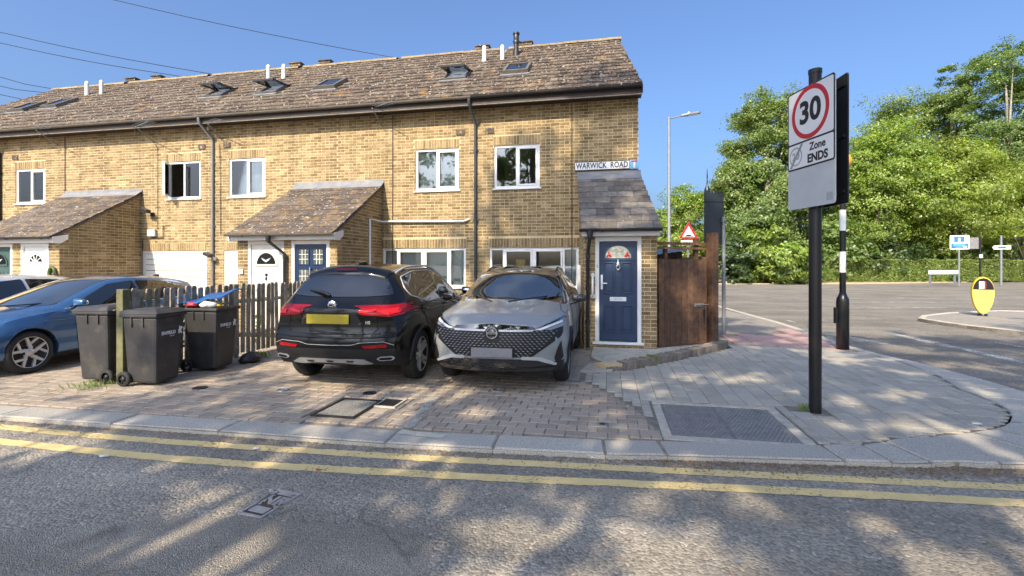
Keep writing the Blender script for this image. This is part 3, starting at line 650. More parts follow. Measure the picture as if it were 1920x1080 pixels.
for i in range(6):
    x1, x0 = HX[i], HX[i+1]; xr = 0
    h = thing('terraced_house', LAB[i], 'house', ((x0+x1)/2, F, 0), group='houses of the brick terrace'); HOUSES.append(h)
    wins, holes, sold = [], [], []
    if i == 0: wins = [(-2.74, -1.61, 3.49, 4.55, UL(1.13), [None, None], 0), (-2.86, -.68, 1.06, 2.05, [(0, .36, 0), (.36, 1.09, 1), (1.09, 1.82, 1), (1.82, 2.18, 0)], [None, 'amber', None, 'blind'], 0)]
    if i == 1: wins = [(-4.79, -3.64, 3.49, 4.55, UL(1.15), ['blind', 'blind'], 0), (-5.68, -3.46, 1.06, 2.05, [(0, .40, 0), (.40, 1.11, 1), (1.11, 1.80, 1), (1.80, 2.22, 0)], ['blind']*4, 0)]
    if i == 2: wins = [(-10.26, -9.12, 3.49, 4.55, UL(1.14), ['half', 'half'], 0)]
    if i == 3: wins = [(-12.29, -11.18, 3.49, 4.55, [(0, .55, 1), (.55, 1.11, 0)], [None, 'drape'], 1)]
    if i == 4: wins = [(-17.83, -16.67, 3.49, 4.55, UL(1.16), [None, None], 0)]
    for q in wins: holes.append((q[0], q[1], q[2], q[3])); sold.append((q[0]-.02, q[1]+.02, q[3]))
    if i == 2: holes.append((-10.42, -8.4, 0, 2.025)); sold.append((-10.42, -8.2, 2.025))
    if i == 3: holes.append((-13.16, -10.97, 0, 2.025)); sold.append((-13.16, -10.97, 2.025))
    # shell
    mb = MB(); fn = lambda u, z, d: (u, F+d, z)
    wall_cells(mb, x0, x1, -.2, 5.62, holes, fn, .11)
    s0 = 0
    sk0 = .0; sk1 = -.095 if i == 0 else 0     # the end gable is not square to the street
    bx0, bx1 = x0, x1+sk1*8
    for xx, yy in (((x0, F), (bx0, F+8)), ((x1, F), (bx1, F+8))):
        mb.add([(xx[0], xx[1], -.2), (yy[0], yy[1], -.2), (yy[0], yy[1], 5.62), (xx[0], xx[1], 5.62)], [(0, 1, 2, 3)])
        mx = (xx[0]+yy[0])/2; mb.add([(xx[0], F, 5.62), (yy[0], F+8, 5.62), (mx, RIDGE_Y, 8.62)], [(0, 1, 2)])
    mb.add([(bx0, F+8, -.2), (bx1, F+8, -.2), (bx1, F+8, 5.62), (bx0, F+8, 5.62)], [(0, 1, 2, 3)])
    mb.build('wall', M['mortar'], h, fix=False)
    # rooms behind the panes
    mb = MB()
    for za, zb in ((0, 2.5), (2.7, 5.3)):
        X0, X1, Y1 = x0+.15, x1-.15, F+2.6
        mb.add([(X0, Y1, za), (X1, Y1, za), (X1, Y1, zb), (X0, Y1, zb)], [(0, 1, 2, 3)]); mb.add([(X0, F+.12, za), (X1, F+.12, za), (X1, Y1, za), (X0, Y1, za)], [(0, 1, 2, 3)])
        mb.add([(X0, F+.12, zb), (X1, F+.12, zb), (X1, Y1, zb), (X0, Y1, zb)], [(0, 1, 2, 3)])
        mb.add([(X0, F+.12, za), (X0, Y1, za), (X0, Y1, zb), (X0, F+.12, zb)], [(0, 1, 2, 3)]); mb.add([(X1, F+.12, za), (X1, Y1, za), (X1, Y1, zb), (X1, F+.12, zb)], [(0, 1, 2, 3)])
    mb.build('room', M['room'], h, fix=False)
    br = lay_bricks(x0, x1, 0, 5.48, holes, sold)
    if i >= 4: br = [b for b in br if b[0] > -19.2]
    if br: place_bricks(h, br, lambda u, z: (u, F, z), 0, 300 if i < 4 else 0)
    for q in wins: window(h, q[0], q[1], q[2], q[3], F, q[4], q[5], open_left=bool(q[6]))
    if i == 2: garage(h, -10.42, -8.4, 0, 2.02, F)
    if i == 3: garage(h, -13.16, -10.97, 0, 2.02, F)
    # eaves: soffit, fascia, gutter
    ex1 = x1+(.06 if i == 0 else -.001); ex0 = x0+.001
    MB().bx(ex0, ex1, 11.09, F-.001, 5.475, 5.485).build('soffit', M['fascia'], h); MB().bx(ex0, ex1, 11.068, 11.12, 5.446, 5.4545).build('soffit_edge', M['concrete'], h)
    MB().bx(ex0, ex1, 11.065, 11.088, 5.455, 5.66).build('fascia', M['fascia'], h)
    gutter(h, ex0, ex1, 11.0, 5.63, M['gutter'] if i else M['darkplastic'])
    # roof: boarding, tiles, ridge
    skr = lambda y: -.095*(y-11.04) if i == 0 else 0
    e1 = x1+.08 if i == 0 else x1; xl = x0
    mb = MB().add([(xl, 11.06, roofz(11.06)-.03), (e1+skr(11.06)-.02, 11.06, roofz(11.06)-.03), (e1+skr(15.5)-.02, 15.5, roofz(15.5)-.03), (xl, 15.5, roofz(15.5)-.03)], [(0, 1, 2, 3)])
    mb.add([(xl, 15.5, roofz(15.5)-.03), (e1+skr(15.5)-.02, 15.5, roofz(15.5)-.03), (e1+skr(19.9)-.02, 19.9, roofz(11.06)-.03), (xl, 19.9, roofz(11.06)-.03)], [(0, 1, 2, 3)])
    rfo = mb.build('roof', M['fascia'], h, fix=False)
    n = 15; rl = math.hypot(RIDGE_Y-11.03, (RIDGE_Y-11.03)*SLOPE); gz = rl/n
    cs_, sn_ = math.cos(SANG), math.sin(SANG); rest = MB(); lift = .030/gz
    for r_ in range(n):
        d = (r_+.52)*gz; y = 11.02+d*cs_; z = roofz(y)
        x = math.floor(x0/.2)*.2+(.1 if r_ % 2 else 0)
        while x < e1+skr(y)+.0:
            xa, xb = max(x, -22.08), min(x+.2, e1+skr(y) if i == 0 else 99); xc = (xa+xb)/2
            if xb-xa > .06 and (house_of(xc) == i or (i == 0 and xc > HX[1])):
                rot = (SANG-lift+random.gauss(0, .007), random.gauss(0, .008), random.gauss(0, .006)); loc = Vector((xc, y, z+.026+random.uniform(0, .008)))
                scl = ((xb-xa-.004)/.196, 1, 1)
                if i < 5: put('roof_tile', tileM, rfo, loc, rot, scl)
                else: rest.add(rv, rf, 0, Matrix.Translation(loc) @ Matrix.Rotation(rot[0], 4, 'X') @ Matrix.Rotation(rot[1], 4, 'Y') @ Matrix.Diagonal((*scl, 1)))
            x += .2
    if rest.v: rest.build('roof_tiles_far', M['tile'], rfo, kind='stuff', fix=False)
    rt = MB().prism([(.13*math.cos(a), .11*math.sin(a)) for a in [math.pi*j/8 for j in range(9)]]+[(.112*math.cos(a), .092*math.sin(a)) for a in [math.pi-math.pi*j/8 for j in range(9)]], -.222, .222, 'yz').mesh('ridge_tile', M['ridge'])
    x = x0+.225
    while x < e1+skr(15.5): put('ridge_tile', rt, rfo, (x, 15.5, roofz(15.5)-.035+random.uniform(-.008, .008)), (random.gauss(0, .02), 0, random.gauss(0, .01))); x += .45
    if i == 0:
        mb = MB(); vg = [(x1+.075+skr(y), y, roofz(y)) for y in (11.03, 15.5)]
        mb.prism([(a[1], a[2]-.02) for a in vg]+[(a[1], a[2]-.20) for a in reversed(vg)], 0, .02, 'yz')
        mb.v = [(vg[0][0]+skr(q[1])-.02+q[0], q[1], q[2]) for q in mb.v]; mb.build('bargeboard', M['fascia'], h)
    for vx in VENTX.get(i, ()): MB().bx(vx-.22, vx+.22, 15.44, 15.6, roofz(15.5)+.08, roofz(15.5)+.17).bx(vx-.25, vx+.25, 15.4, 15.64, roofz(15.5)+.17, roofz(15.5)+.20).build('ridge_vent', M['tile_dark'], rfo)
def flue(px, yb, yt, m, r, black=False):
    p = roofpt(px, yb); zc = -SN*p.x+CS*p.y; top = CH+(HZ-yt)*zc/FPX; h = HOUSES[house_of(p.x)]; mb = MB()
    mb.tube([p-Vector((0, 0, .1)), (p.x, p.y, top-(.1 if not black else .35))], r, 12)
    if black:
        mb.tube([(p.x, p.y, top-.36), (p.x, p.y, top-.26), (p.x, p.y, top-.24), (p.x, p.y, top-.05)], [r, r*1.5, r*1.15, r*1.15], 12); mb.tube([(p.x, p.y, top-.05), (p.x, p.y, top)], r*1.4, 12)
        mb.tube([p-Vector((0, 0, .05)), p+Vector((0, 0, .12))], r*1.45, 12)
    else: mb.lathe([(r*1.0, top-.10), (r*.95, top-.05), (r*.55, top-.01), (0, top)], 12, X=Matrix.Translation((p.x, p.y, 0)))
    mb.build('flue', m, h)
for px, yb, yt in ((908, 116, 85), (942, 113, 84), (503, 152, 121), (532, 148, 120), (163, 179, 152), (190, 177, 150)): flue(px, yb, yt, M['whitepaint'], .062)
flue(968, 104, 62, M['darkplastic'], .075, True)
def rooflight(px, py, w_, l_, ang):
    p = roofpt(px, py); h = HOUSES[house_of(p.x)]; T = Matrix.Translation(p+Vector((0, 0, .03))) @ Matrix.Rotation(SANG, 4, 'X')
    def fr(mb, zz, th):
        e = .07; mb.bx(-w_/2, w_/2, 0, e, zz, zz+th, X=T2).bx(-w_/2, w_/2, l_-e, l_, zz, zz+th, X=T2).bx(-w_/2, -w_/2+e, e, l_-e, zz, zz+th, X=T2).bx(w_/2-e, w_/2, e, l_-e, zz, zz+th, X=T2); return mb
    T2 = T; rl_ = fr(MB(), 0, .06).build('rooflight', M['gutter'], h)
    MB().bx(-w_/2-.06, w_/2+.06, -.12, -.005, -.01, .02, X=T).build('flashing', M['lead'], rl_)
    if ang:
        MB().bx(-w_/2+.07, w_/2-.07, .07, l_-.07, .002, .012, X=T).build('reveal', M['whitepaint'], rl_)
        T2 = T @ Matrix.Translation((0, l_*.55, .07)) @ Matrix.Rotation(R(-ang), 4, 'X') @ Matrix.Translation((0, -l_*.55, 0))
    fr(MB(), .062, .05).build('sash', M['darkplastic'] if ang else M['gutter'], rl_)
    MB().bx(-w_/2+.07, w_/2-.07, .07, l_-.07, .08, .09, X=T2).build('pane', M['glass'] if ang else M['glass_dark'], rl_)
for px, py, an in ((850, 152, 26), (966, 141, 0), (608, 170, 0), (498, 178, 30), (396, 184, 30), (92, 205, 0), (30, 212, 0)): rooflight(px, py, .68, .86, an)
downpipe(HOUSES[1], -3.2, F-.05, 0, 5.58, mat('slate_pipe', (.055, .065, .075), .4), jog=.42); downpipe(HOUSES[3], -10.74, F-.05, 0, 5.58, M['galv'], jog=.42); downpipe(HOUSES[5], -18.38, F-.05, 0, 5.58, M['black'], jog=.42)
for hi, x in ((0, -.84), (1, -5.40), (4, -15.9)): MB().bx(x-.008, x+.008, F-.0265, F-.018, .1, 5.45).build('movement_joint', M['fascia'], HOUSES[hi])
for hi, px, py in ((0, 918, 245), (1, 863, 248), (2, 425, 272), (3, 378, 275), (4, 28, 295)):
    x, z = V(px, py, F-.02); MB().bx(x-.11, x+.11, F-.028, F-.018, z-.07, z+.07).bx(x-.1, x-.06, F-.031, F-.028, z-.06, z+.06).bx(x-.04, x, F-.031, F-.028, z-.06, z+.06).bx(x+.02, x+.06, F-.031, F-.028, z-.06, z+.06).build('air_brick', M['tile_dark'], HOUSES[hi])
MB().tube([(-5.665, 10.75, .3), (-5.665, 10.75, 2.74), (-5.665, 11.37, 2.73), (-5.55, 11.40, 2.73), (-3.5, 11.40, 2.70), (-3.36, 11.44, 2.76)], .027, 10).build('waste_pipe', M['white'], HOUSES[1])
x, z = V(288, 437, F); MB().bx(x-.13, x+.13, F-.09, F-.02, z-.1, z+.1).build('meter_box', M['signgrey'], HOUSES[3], bevel=.01)
MB().tube([(V(308, 432, F)[0], F-.035, 2.75), (V(308, 432, F)[0], F-.035, 2.4), (-13.1, F-.035, 2.38), (-13.1, F-.035, 1.3)], .012, 6).build('cable', M['darkplastic'], HOUSES[3])
for hi, pts in ((3, [(297, 275), (297, 430)]), (2, [(413, 270), (414, 300), (415, 440)]), (1, [(700, 232), (725, 215)])):
    MB().tube([(V(a, b, F)[0], F-.03, V(a, b, F)[1]) for a, b in pts], .007, 6).build('cable', M['darkplastic'], HOUSES[hi])
def lamp(px, py, label, body):
    x, z = V(px, py, F); t = thing('wall_floodlight', label, 'floodlight', (x, F, z))
    MB().bx(x-.05, x+.05, F-.06, F-.02, z-.12, z-.02).tube([(x, F-.05, z-.06), (x, F-.16, z)], .015, 6).build('bracket', body, t)
    MB().bx(x-.16, x+.06, F-.28, F-.14, z-.03, z+.06, X=Matrix.Translation((x, F-.2, z)) @ Matrix.Rotation(R(20), 4, 'Y') @ Matrix.Translation((-x, -F+.2, -z))).build('lamp_head', M['darkplastic'], t, bevel=.01)
lamp(288, 398, 'small black floodlight on the brick wall above the garage door', M['darkplastic']); lamp(404, 480, 'white security floodlight low on the wall beside the grey drainpipe', M['white'])
def aerial(px, py, Y, ang, label, L=1.1):
    x, z = V(px, py, Y); t = thing('television_aerial', label, 'aerial', (x, Y, z)); d = Vector((math.cos(ang), math.sin(ang), -.06)); p = Vector((x, Y, z)); q = Vector((-d.y, d.x, 0))
    MB().tube([p-d*L/2, p+d*L/2], .012, 6).build('boom', M['galv'], t); mb = MB()
    for k in range(7): c_ = p+d*(L*(k/6-.5)); mb.tube([c_-q*(.10+.012*k), c_+q*(.10+.012*k)], .006, 5)
    mb.tube([p-d*L/2+Vector((0, 0, .2)), p-d*L/2-Vector((0, 0, .2))], .008, 5); mb.build('elements', M['galv'], t)
    MB().tube([(x-.2, Y, z-.05), (x-.2, F, z-.35)], .014, 6).build('bracket', M['galv'], t)
aerial(402, 228, 11.0, R(-25), 'small television aerial under the eaves at the top of the grey drainpipe', .8)
aerial(265, 233, 10.9, R(-28), 'television aerial hung below the gutter left of the open casement', 1.3); aerial(712, 198, 10.95, R(-35), 'thin television aerial below the gutter midway along the terrace', .8); aerial(78, 240, 10.9, R(-30), 'television aerial at the far left end of the gutter', 1.0)
# ---------------------------------------------------------------- porches and doors
PE_Y, PE_Z, PSL = 9.13, 2.31, .60
def halfdisc(cx, z, rx, rz, n=14): return [(cx+rx*math.cos(math.pi*i/n), z+rz*math.sin(math.pi*i/n)) for i in range(n+1)]
def door(parent, xa, xb, za, zb, style, leafm, framem, Y=Q):
    y0 = Y+.0; f = .075
    fo = MB().bx(xa, xa+f, y0, y0+.09, za, zb).bx(xb-f, xb, y0, y0+.09, za, zb).bx(xa+f, xb-f, y0, y0+.09, zb-f, zb).build('door_frame', framem, parent, bevel=.005)
    x0, x1, z0, z1 = xa+f+.004, xb-f-.004, za+.02, zb-f-.004; w_ = x1-x0; H = z1-z0; yf = y0+.03
    do = MB().bx(x0, x1, yf, yf+.05, z0, z1).build('door', leafm, parent, bevel=.003)
    def panel(a, b, c, d, m=leafm):
        e = .022; mb = MB().bx(a, b, yf-.020, yf-.0005, c, c+e).bx(a, b, yf-.020, yf-.0005, d-e, d).bx(a, a+e, yf-.020, yf-.0005, c+e, d-e).bx(b-e, b, yf-.020, yf-.0005, c+e, d-e)
        mb.bx(a+.05, b-.05, yf-.014, yf-.0005, c+.05, d-.05); return mb.build('panel', m, do, bevel=.004)
    cx = (x0+x1)/2
    if style in ('navy', 'fan'):
        rx, rz_, zf = w_*.35, .235, z0+H*.832
        if style == 'fan': rx, rz_, zf = w_*.31, .25, z0+H*.78
        MB().prism(halfdisc(cx, zf-.03, rx+.045, rz_+.05)+[(cx-rx-.045, zf-.045), (cx+rx+.045, zf-.045)], yf-.022, yf-.001).build('fanlight_frame', leafm, do)
        fl = MB().prism(halfdisc(cx, zf, rx, rz_), yf-.026, yf-.0225).build('fanlight', mat('leaded_glass', (.30, .33, .31), .12, var=.5, vs=14) if style == 'navy' else M['glass_dark'], do)
        if style == 'navy':
            mb = MB()
            for s in (-1, 1):
                for k, (dx, dz, rr) in enumerate(((.20, .065, .026), (.245, .045, .02), (.16, .04, .018), (.215, .10, .018), (.19, .03, .018))): mb.lathe([(0, .003), (rr, .002), (rr, 0)], 8, X=Matrix.Translation((cx+s*dx*rx/.24*.78, yf-.0265, zf+dz)) @ Matrix.Rotation(R(90), 4, 'X'))
            mb.build('red_glass_petals', M['signred'], fl)
            MB().lathe([(.06, .002), (.05, .004), (.045, .002)], 12, X=Matrix.Translation((cx, yf-.0265, zf+.09)) @ Matrix.Rotation(R(90), 4, 'X')).bx(cx-.002, cx+.002, yf-.029, yf-.0265, zf, zf+.05).build('lead_came', M['galv'], fl)
        else:
            mb = MB()
            for s in (-1, 1): mb.prism([(cx, zf+.09), (cx+s*.12, zf+.14), (cx+s*.07, zf+.08), (cx, zf+.04)], yf-.029, yf-.0265)
            mb.build('etched_motif', M['signgrey'], fl)
    if style == 'navy':
        for s in (-1, 1):
            a, b = (cx-w_*.39, cx-.055) if s < 0 else (cx+.055, cx+w_*.39)
            panel(a, b, z0+.16, z0+.68); panel(a, b, z0+.90, z0+1.50)
        MB().bx(cx-.155, cx+.155, yf-.012, yf-.0005, z0+.755, z0+.835).build('letter_plate', M['signwhite'], do, bevel=.006)
        put('lettering', text_mesh('LETTERS', .045, M['signfaded'], 0, .001), do, (cx, yf-.0135, z0+.795), (R(90), 0, 0))
        kn = MB().lathe([(0, -.055), (.028, -.045), (.04, -.01), (.032, .03), (.012, .05), (.018, .065), (.006, .085), (0, .1)], 10, X=Matrix.Translation((cx, yf-.02, z0+1.46)) @ Matrix.Diagonal((1, .6, 1, 1)))
        kn.tube([(cx+.034*math.cos(a), yf-.045, z0+1.405+.045*math.sin(a)) for a in [2*math.pi*j/12 for j in range(13)]], .009, 6).bx(cx-.02, cx+.02, yf-.03, yf-.001, z0+1.345, z0+1.365); kn.build('knocker', M['chrome'], do)
        MB().bx(x0+.025, x0+.065, yf-.014, yf-.0005, z0+.98, z0+1.26).tube([(x0+.045, yf-.02, z0+1.10), (x0+.045, yf-.06, z0+1.10), (x0+.15, yf-.062, z0+1.095)], .012, 8).build('handle', M['white'], do, bevel=.004)
        MB().bx(xa-.05, xb+.04, y0-.06, y0+.09, za-.045, za).build('threshold', M['white'], fo, bevel=.006)
        put('lettering', text_mesh('2', .07, M['signfaded'], .002, .002), fo, (xa+.04, y0-.003, z0+1.42), (R(90), 0, 0))
    if style == 'fan':
        for k in range(4): a = x0+.10+k*(w_-.2)/4; MB().bx(a+.008, a+(w_-.2)/4-.008, yf-.008, yf-.0005, z0+.15, z0+H*.68).build('panel', leafm, do, bevel=.006)
        MB().lathe([(0, -.03), (.03, -.02), (.03, .02), (0, .03)], 8, X=Matrix.Translation((cx, yf-.02, z0+H*.66))).tube([(cx, yf-.02, z0+H*.63), (cx, yf-.03, z0+H*.60)], .018, 8).build('knocker', M['black'], do)
        MB().bx(x0+.03, x0+.06, yf-.014, yf-.0005, z0+.85, z0+1.08).tube([(x0+.045, yf-.05, z0+.97), (x0+.15, yf-.05, z0+.97)], .01, 8).build('handle', M['chrome'], do)
    if style == 'sun':
        rx = w_*.27; zf = z0+H*.80
        MB().prism(halfdisc(cx, zf, rx, rx), yf-.008, yf-.001).build('fanlight', M['glass_dark'], do)
        mb = MB().prism([(cx-rx, zf-.004), (cx+rx, zf-.004), (cx+rx, zf+.02), (cx-rx, zf+.02)], yf-.016, yf-.009)
        mb.prism(halfdisc(cx, zf, rx*.4, rx*.4), yf-.018, yf-.009)
        for k in range(1, 5): a = math.pi*k/5; mb.tube([(cx+rx*.35*math.cos(a), yf-.012, zf+rx*.35*math.sin(a)), (cx+rx*math.cos(a), yf-.012, zf+rx*math.sin(a))], .012, 6)
        mb.build('sunburst_bars', leafm, do)
        for s in (-1, 1): panel(cx-.30 if s < 0 else cx+.04, cx-.04 if s < 0 else cx+.30, z0+1.0, zf-.12); panel(cx-.30 if s < 0 else cx+.04, cx-.04 if s < 0 else cx+.30, z0+.15, z0+.8)
        MB().bx(cx-.13, cx+.13, yf-.012, yf-.0005, z0+.86, z0+.93).build('letter_plate', M['chrome'], do)
        MB().bx(x0+.03, x0+.06, yf-.014, yf-.0005, z0+.85, z0+1.08).tube([(x0+.045, yf-.05, z0+.97), (x0+.15, yf-.05, z0+.97)], .01, 8).build('handle', M['chrome'], do)
    if style == 'lights':
        for s in (-1, 1):
            for c, d in ((z0+1.52, z0+1.84), (z0+.98, z0+1.40), (z0+.22, z0+.78)):
                a, b = (cx-w_*.38, cx-.06) if s < 0 else (cx+.06, cx+w_*.38)
                if d-z0 < .9: panel(a, b, c, d); continue
                e = .02; fr = MB().bx(a-e, b+e, yf-.012, yf-.0005, c-e, c).bx(a-e, b+e, yf-.012, yf-.0005, d, d+e).bx(a-e, a, yf-.012, yf-.0005, c, d).bx(b, b+e, yf-.012, yf-.0005, c, d).build('panel', leafm, do)
                MB().bx(a, b, yf-.006, yf-.0005, c, d).build('pane', mat('leaded_pane', (.10, .115, .10), .06, var=.5, vs=10), do)
                mb = MB()
                for k in (1, 2): mb.bx(a+(b-a)*k/3-.005, a+(b-a)*k/3+.005, yf-.009, yf-.0065, c, d)
                for k in (1, 2): mb.bx(a, b, yf-.0095, yf-.0095+.002, c+(d-c)*k/3-.005, c+(d-c)*k/3+.005)
                mb.build('lead_came', M['signwhite'], do)
        MB().lathe([(.05, -.015), (.05, .0), (.025, .012), (.02, .06), (0, .07)], 12, X=Matrix.Translation((cx, yf-.001, z0+1.34)) @ Matrix.Rotation(R(90), 4, 'X')).tube([(cx, yf-.04, z0+1.45), (cx, yf-.05, z0+1.28)], .02, 8).build('knocker', M['silver'], do)
    return do
def porch(label, X0, X1, sk, doors, tmesh, tdark, gut, rainpipe=None, brick_limit=300, left_wall=True, tile_lim=300):
    sh = lambda y: -sk*(y-Q)          # how far the porch leans sideways as it meets the house
    p = thing('entrance_porch', label, 'porch', ((X0+X1)/2, Q, 0))
    holes = [(d[0], d[1], d[2]-.003 if d[2] > .12 else 0, d[3]) for d in doors]
    mb = MB(); wall_cells(mb, X0, X1, -.2, 2.20, holes, lambda u, z, d: (u, Q+d, z), .1)
    zt = lambda y: PE_Z+(y-PE_Y)*PSL-.04
    for xx in (X0, X1): mb.add([(xx, Q, -.2), (xx+sh(F), F, -.2), (xx+sh(F), F, zt(F)), (xx, Q, zt(Q))], [(0, 1, 2, 3)])
    mb.bx(X0+.02, X1-.02, Q+.25, Q+.27, 0, 2.15); mb.build('wall', M['mortar'], p, fix=False)
    bl = [(q, lambda u, z: (u, Q, z), 0) for q in [lay_bricks(X0, X1, 0, 2.14, holes)]]
    yl = lambda z: -max(Q, PE_Y+(z+.02-PE_Z+.06)/PSL)
    side = lay_bricks(-F, -Q, 0, 3.7, [], ztop=yl)
    tilt = math.atan(sk)
    parts_ = [(bl[0][0], bl[0][1], 0), (side, lambda u, z: (X1+sh(-u), -u, z), math.pi/2+tilt)]
    if left_wall: parts_.append((side, lambda u, z: (X0+sh(-u), -u, z), -math.pi/2+tilt))
    lims = [brick_limit//2, brick_limit//2, 0]
    for (b, fn, rz), lm in zip(parts_, lims): place_bricks(p, b, fn, rz, lm)
    # roof
    xr0, xr1 = X0-.06, X1+.05; ang = math.atan(PSL)
    mb = MB().add([(xr0+sh(PE_Y), PE_Y, PE_Z-.025), (xr1+sh(PE_Y), PE_Y, PE_Z-.025), (xr1+sh(F), F, PE_Z+(F-PE_Y)*PSL-.025), (xr0+sh(F), F, PE_Z+(F-PE_Y)*PSL-.025)], [(0, 1, 2, 3)])
    for xx in (xr0+.01, xr1-.025):  # verge boards
        mb.add([(xx+sh(y), y, PE_Z+(y-PE_Y)*PSL-d) for y, d in ((PE_Y, .02), (F, .02), (F, .09), (PE_Y+.05, .09))]+[(xx+.015+sh(y), y, PE_Z+(y-PE_Y)*PSL-d) for y, d in ((PE_Y, .02), (F, .02), (F, .09), (PE_Y+.05, .09))], [(0, 1, 2, 3), (7, 6, 5, 4), (0, 4, 5, 1), (1, 5, 6, 2), (2, 6, 7, 3), (3, 7, 4, 0)])
    ro = mb.build('roof', tdark, p, fix=False)
    n = 9; gz = math.hypot(F-PE_Y, (F-PE_Y)*PSL)/n*.985; lift = .014/gz; tw = .33
    for r_ in range(n):
        d = (r_+.5)*gz; y = PE_Y-.02+d*math.cos(ang); z = PE_Z+(y-PE_Y)*PSL; x = xr0-(.165 if r_ % 2 else 0)
        while x < xr1:
            a, b = max(x, xr0), min(x+tw, xr1)
            if b-a > .04: put('roof_tile', tmesh, ro, ((a+b)/2+sh(y), y, z+.012+random.uniform(0, .004)), (ang-lift+random.gauss(0, .006), random.gauss(0, .006), random.gauss(0, .005)), ((b-a-.004)/.326, 1, 1))
            x += tw
    zf = PE_Z+(F-PE_Y)*PSL
    fl = MB(); yy = F-.20
    a0, a1 = xr0+.0, xr1-.0; pts = [(F-.025, zf+.11), (F-.025, zf+.04), (F-.06, zf+.012), (yy, PE_Z+(yy-PE_Y)*PSL+.022)]
    k = 10
    for i in range(k):
        xa, xb = a0+(a1-a0)*i/k, a0+(a1-a0)*(i+1)/k
        for j in range(3):
            (ya, za), (yb, zb) = pts[j], pts[j+1]; fl.add([(xa+sh(ya), ya, za), (xb+sh(ya), ya, za), (xb+sh(yb), yb, zb), (xa+sh(yb), yb, zb)], [(0, 1, 2, 3)])
    fl.build('flashing', M['lead'], p)
    MB().bx(xr0+.02, xr1-.01, Q-.17, Q-.145, 2.165, 2.29).bx(xr0+.02, xr1-.01, Q-.145, Q-.002, 2.165, 2.18).build('fascia', M['white'], p)
    if sk == 0:
        for xx, s in ((xr1, 1), (xr0, -1)): MB().prism([(Q-.19, 2.15), (Q+.0, 2.15), (Q+.16, 2.26), (Q+.16, 2.38), (Q-.19, 2.30)], xx-.03, xx+.012, 'yz').build('end_board', M['whitepaint'], p, bevel=.006)
    gutter(p, xr0-.02, xr1+.02, PE_Y-.055, PE_Z-.015, gut, .055)
    if rainpipe:
        x, xo, y = rainpipe
        mb = MB().tube([(xo, PE_Y-.055, 2.25), (xo, PE_Y-.05, 2.13), (x, y, 1.86), (x, y, .05)], .036, 10).lathe([(.05, 2.13), (.06, 2.26)], 10, X=Matrix.Translation((xo, PE_Y-.055, 0)))
        for zz in (.5, 1.15, 1.75): mb.tube([(x, y, zz), (x, y, zz+.07)], .045, 10)
        mb.build('downpipe', M['darkplastic'], p)
    for d in doors: door(p, *d)
    return p
MDK = M['tile_dark']
P1 = porch('small porch with a slate lean-to roof and the navy front door', -.45, .90, .10, [(-.24, .62, .155, 2.15, 'navy', M['navy'], M['white'])], tileS, M['tile_slate'], M['darkplastic'], rainpipe=(-.375, -.33, Q-.075))
P2 = porch('double porch between garages with mossy tiled roof over cream and blue doors', -8.14, -5.69, 0, [(-7.88, -6.97, .1, 2.15, 'fan', M['cream'], M['cream']), (-6.79, -5.87, .1, 2.15, 'lights', M['navy2'], M['white'])], tileP, MDK, M['gutter'], rainpipe=(-6.90, -7.15, Q-.075))
P3 = porch('far left double porch with sunlit orange-mossed roof and white sunburst door', -15.85, -13.17, 0, [(-14.38, -13.50, .1, 2.15, 'sun', M['white'], M['white']), (-15.55, -14.65, .1, 2.15, 'fan', mat('teal_door', (.06, .11, .105), .15), M['white'])], tileP, MDK, M['darkplastic'], brick_limit=200)
gr = thing('grab_rail', 'white plastic grab rail on the wall left of the navy door', 'grab rail', (-.285, Q, 1.2))
MB().tube([(-.285, Q-.02, 1.02), (-.285, Q-.08, 1.06), (-.285, Q-.08, 1.38), (-.285, Q-.02, 1.42)], .019, 10).build('rail', M['white'], gr)
mb = MB()
for z in (1.02, 1.42): mb.lathe([(0, .0), (.045, .0), (.045, -.022), (.02, -.03)], 14, X=Matrix.Translation((-.285, Q-.026, z)) @ Matrix.Rotation(R(-90), 4, 'X'))
mb.build('flange', M['white'], gr)
ps = thing('timber_prop', 'white board leaning upright in the corner beside the right-hand ground window', 'board', (-.60, 10.2, 0)); MB().bx(-.635, -.565, 10.15, 10.2, .55, 1.62).build('white_face', M['whitepaint'], ps, bevel=.004); MB().bx(-.63, -.57, 10.155, 10.195, 0, .55).build('dark_foot', M['timber'], ps)
hb = thing('wreath', 'round dark wreath hung beside the white sunburst door of the far left porch', 'wreath', (-13.33, Q-.04, 1.40)); MB().tube([(-13.33+.095*math.cos(a), Q-.045, 1.42+.14*math.sin(a)) for a in [2*math.pi*j/20 for j in range(21)]], .035, 8).build('ring', M['leafD'], hb); MB().bx(-13.38, -13.28, Q-.09, Q-.025, 1.17, 1.26).build('holder', M['darkplastic'], hb)
nm = thing('house_number_plate', 'small square white plate on the brick pier beside the cream door', 'number plate', (-8.0, Q-.02, 1.35)); x, z = V(453, 509, Q); nm.location = (x, Q-.02, z); OFF[nm.name] = Vector((x, Q-.02, z)); MB().bx(x-.055, x+.055, Q-.035, Q-.02, z-.055, z+.055).build('plate', M['signwhite'], nm); MB().bx(x-.03, x-.018, Q-.0375, Q-.0355, z-.03, z+.02).bx(x-.018, x+.028, Q-.0375, Q-.0355, z+.008, z+.02).bx(x+.012, x+.028, Q-.0375, Q-.0355, z-.03, z-.012).build('faded_mark', M['signgrey'], nm)
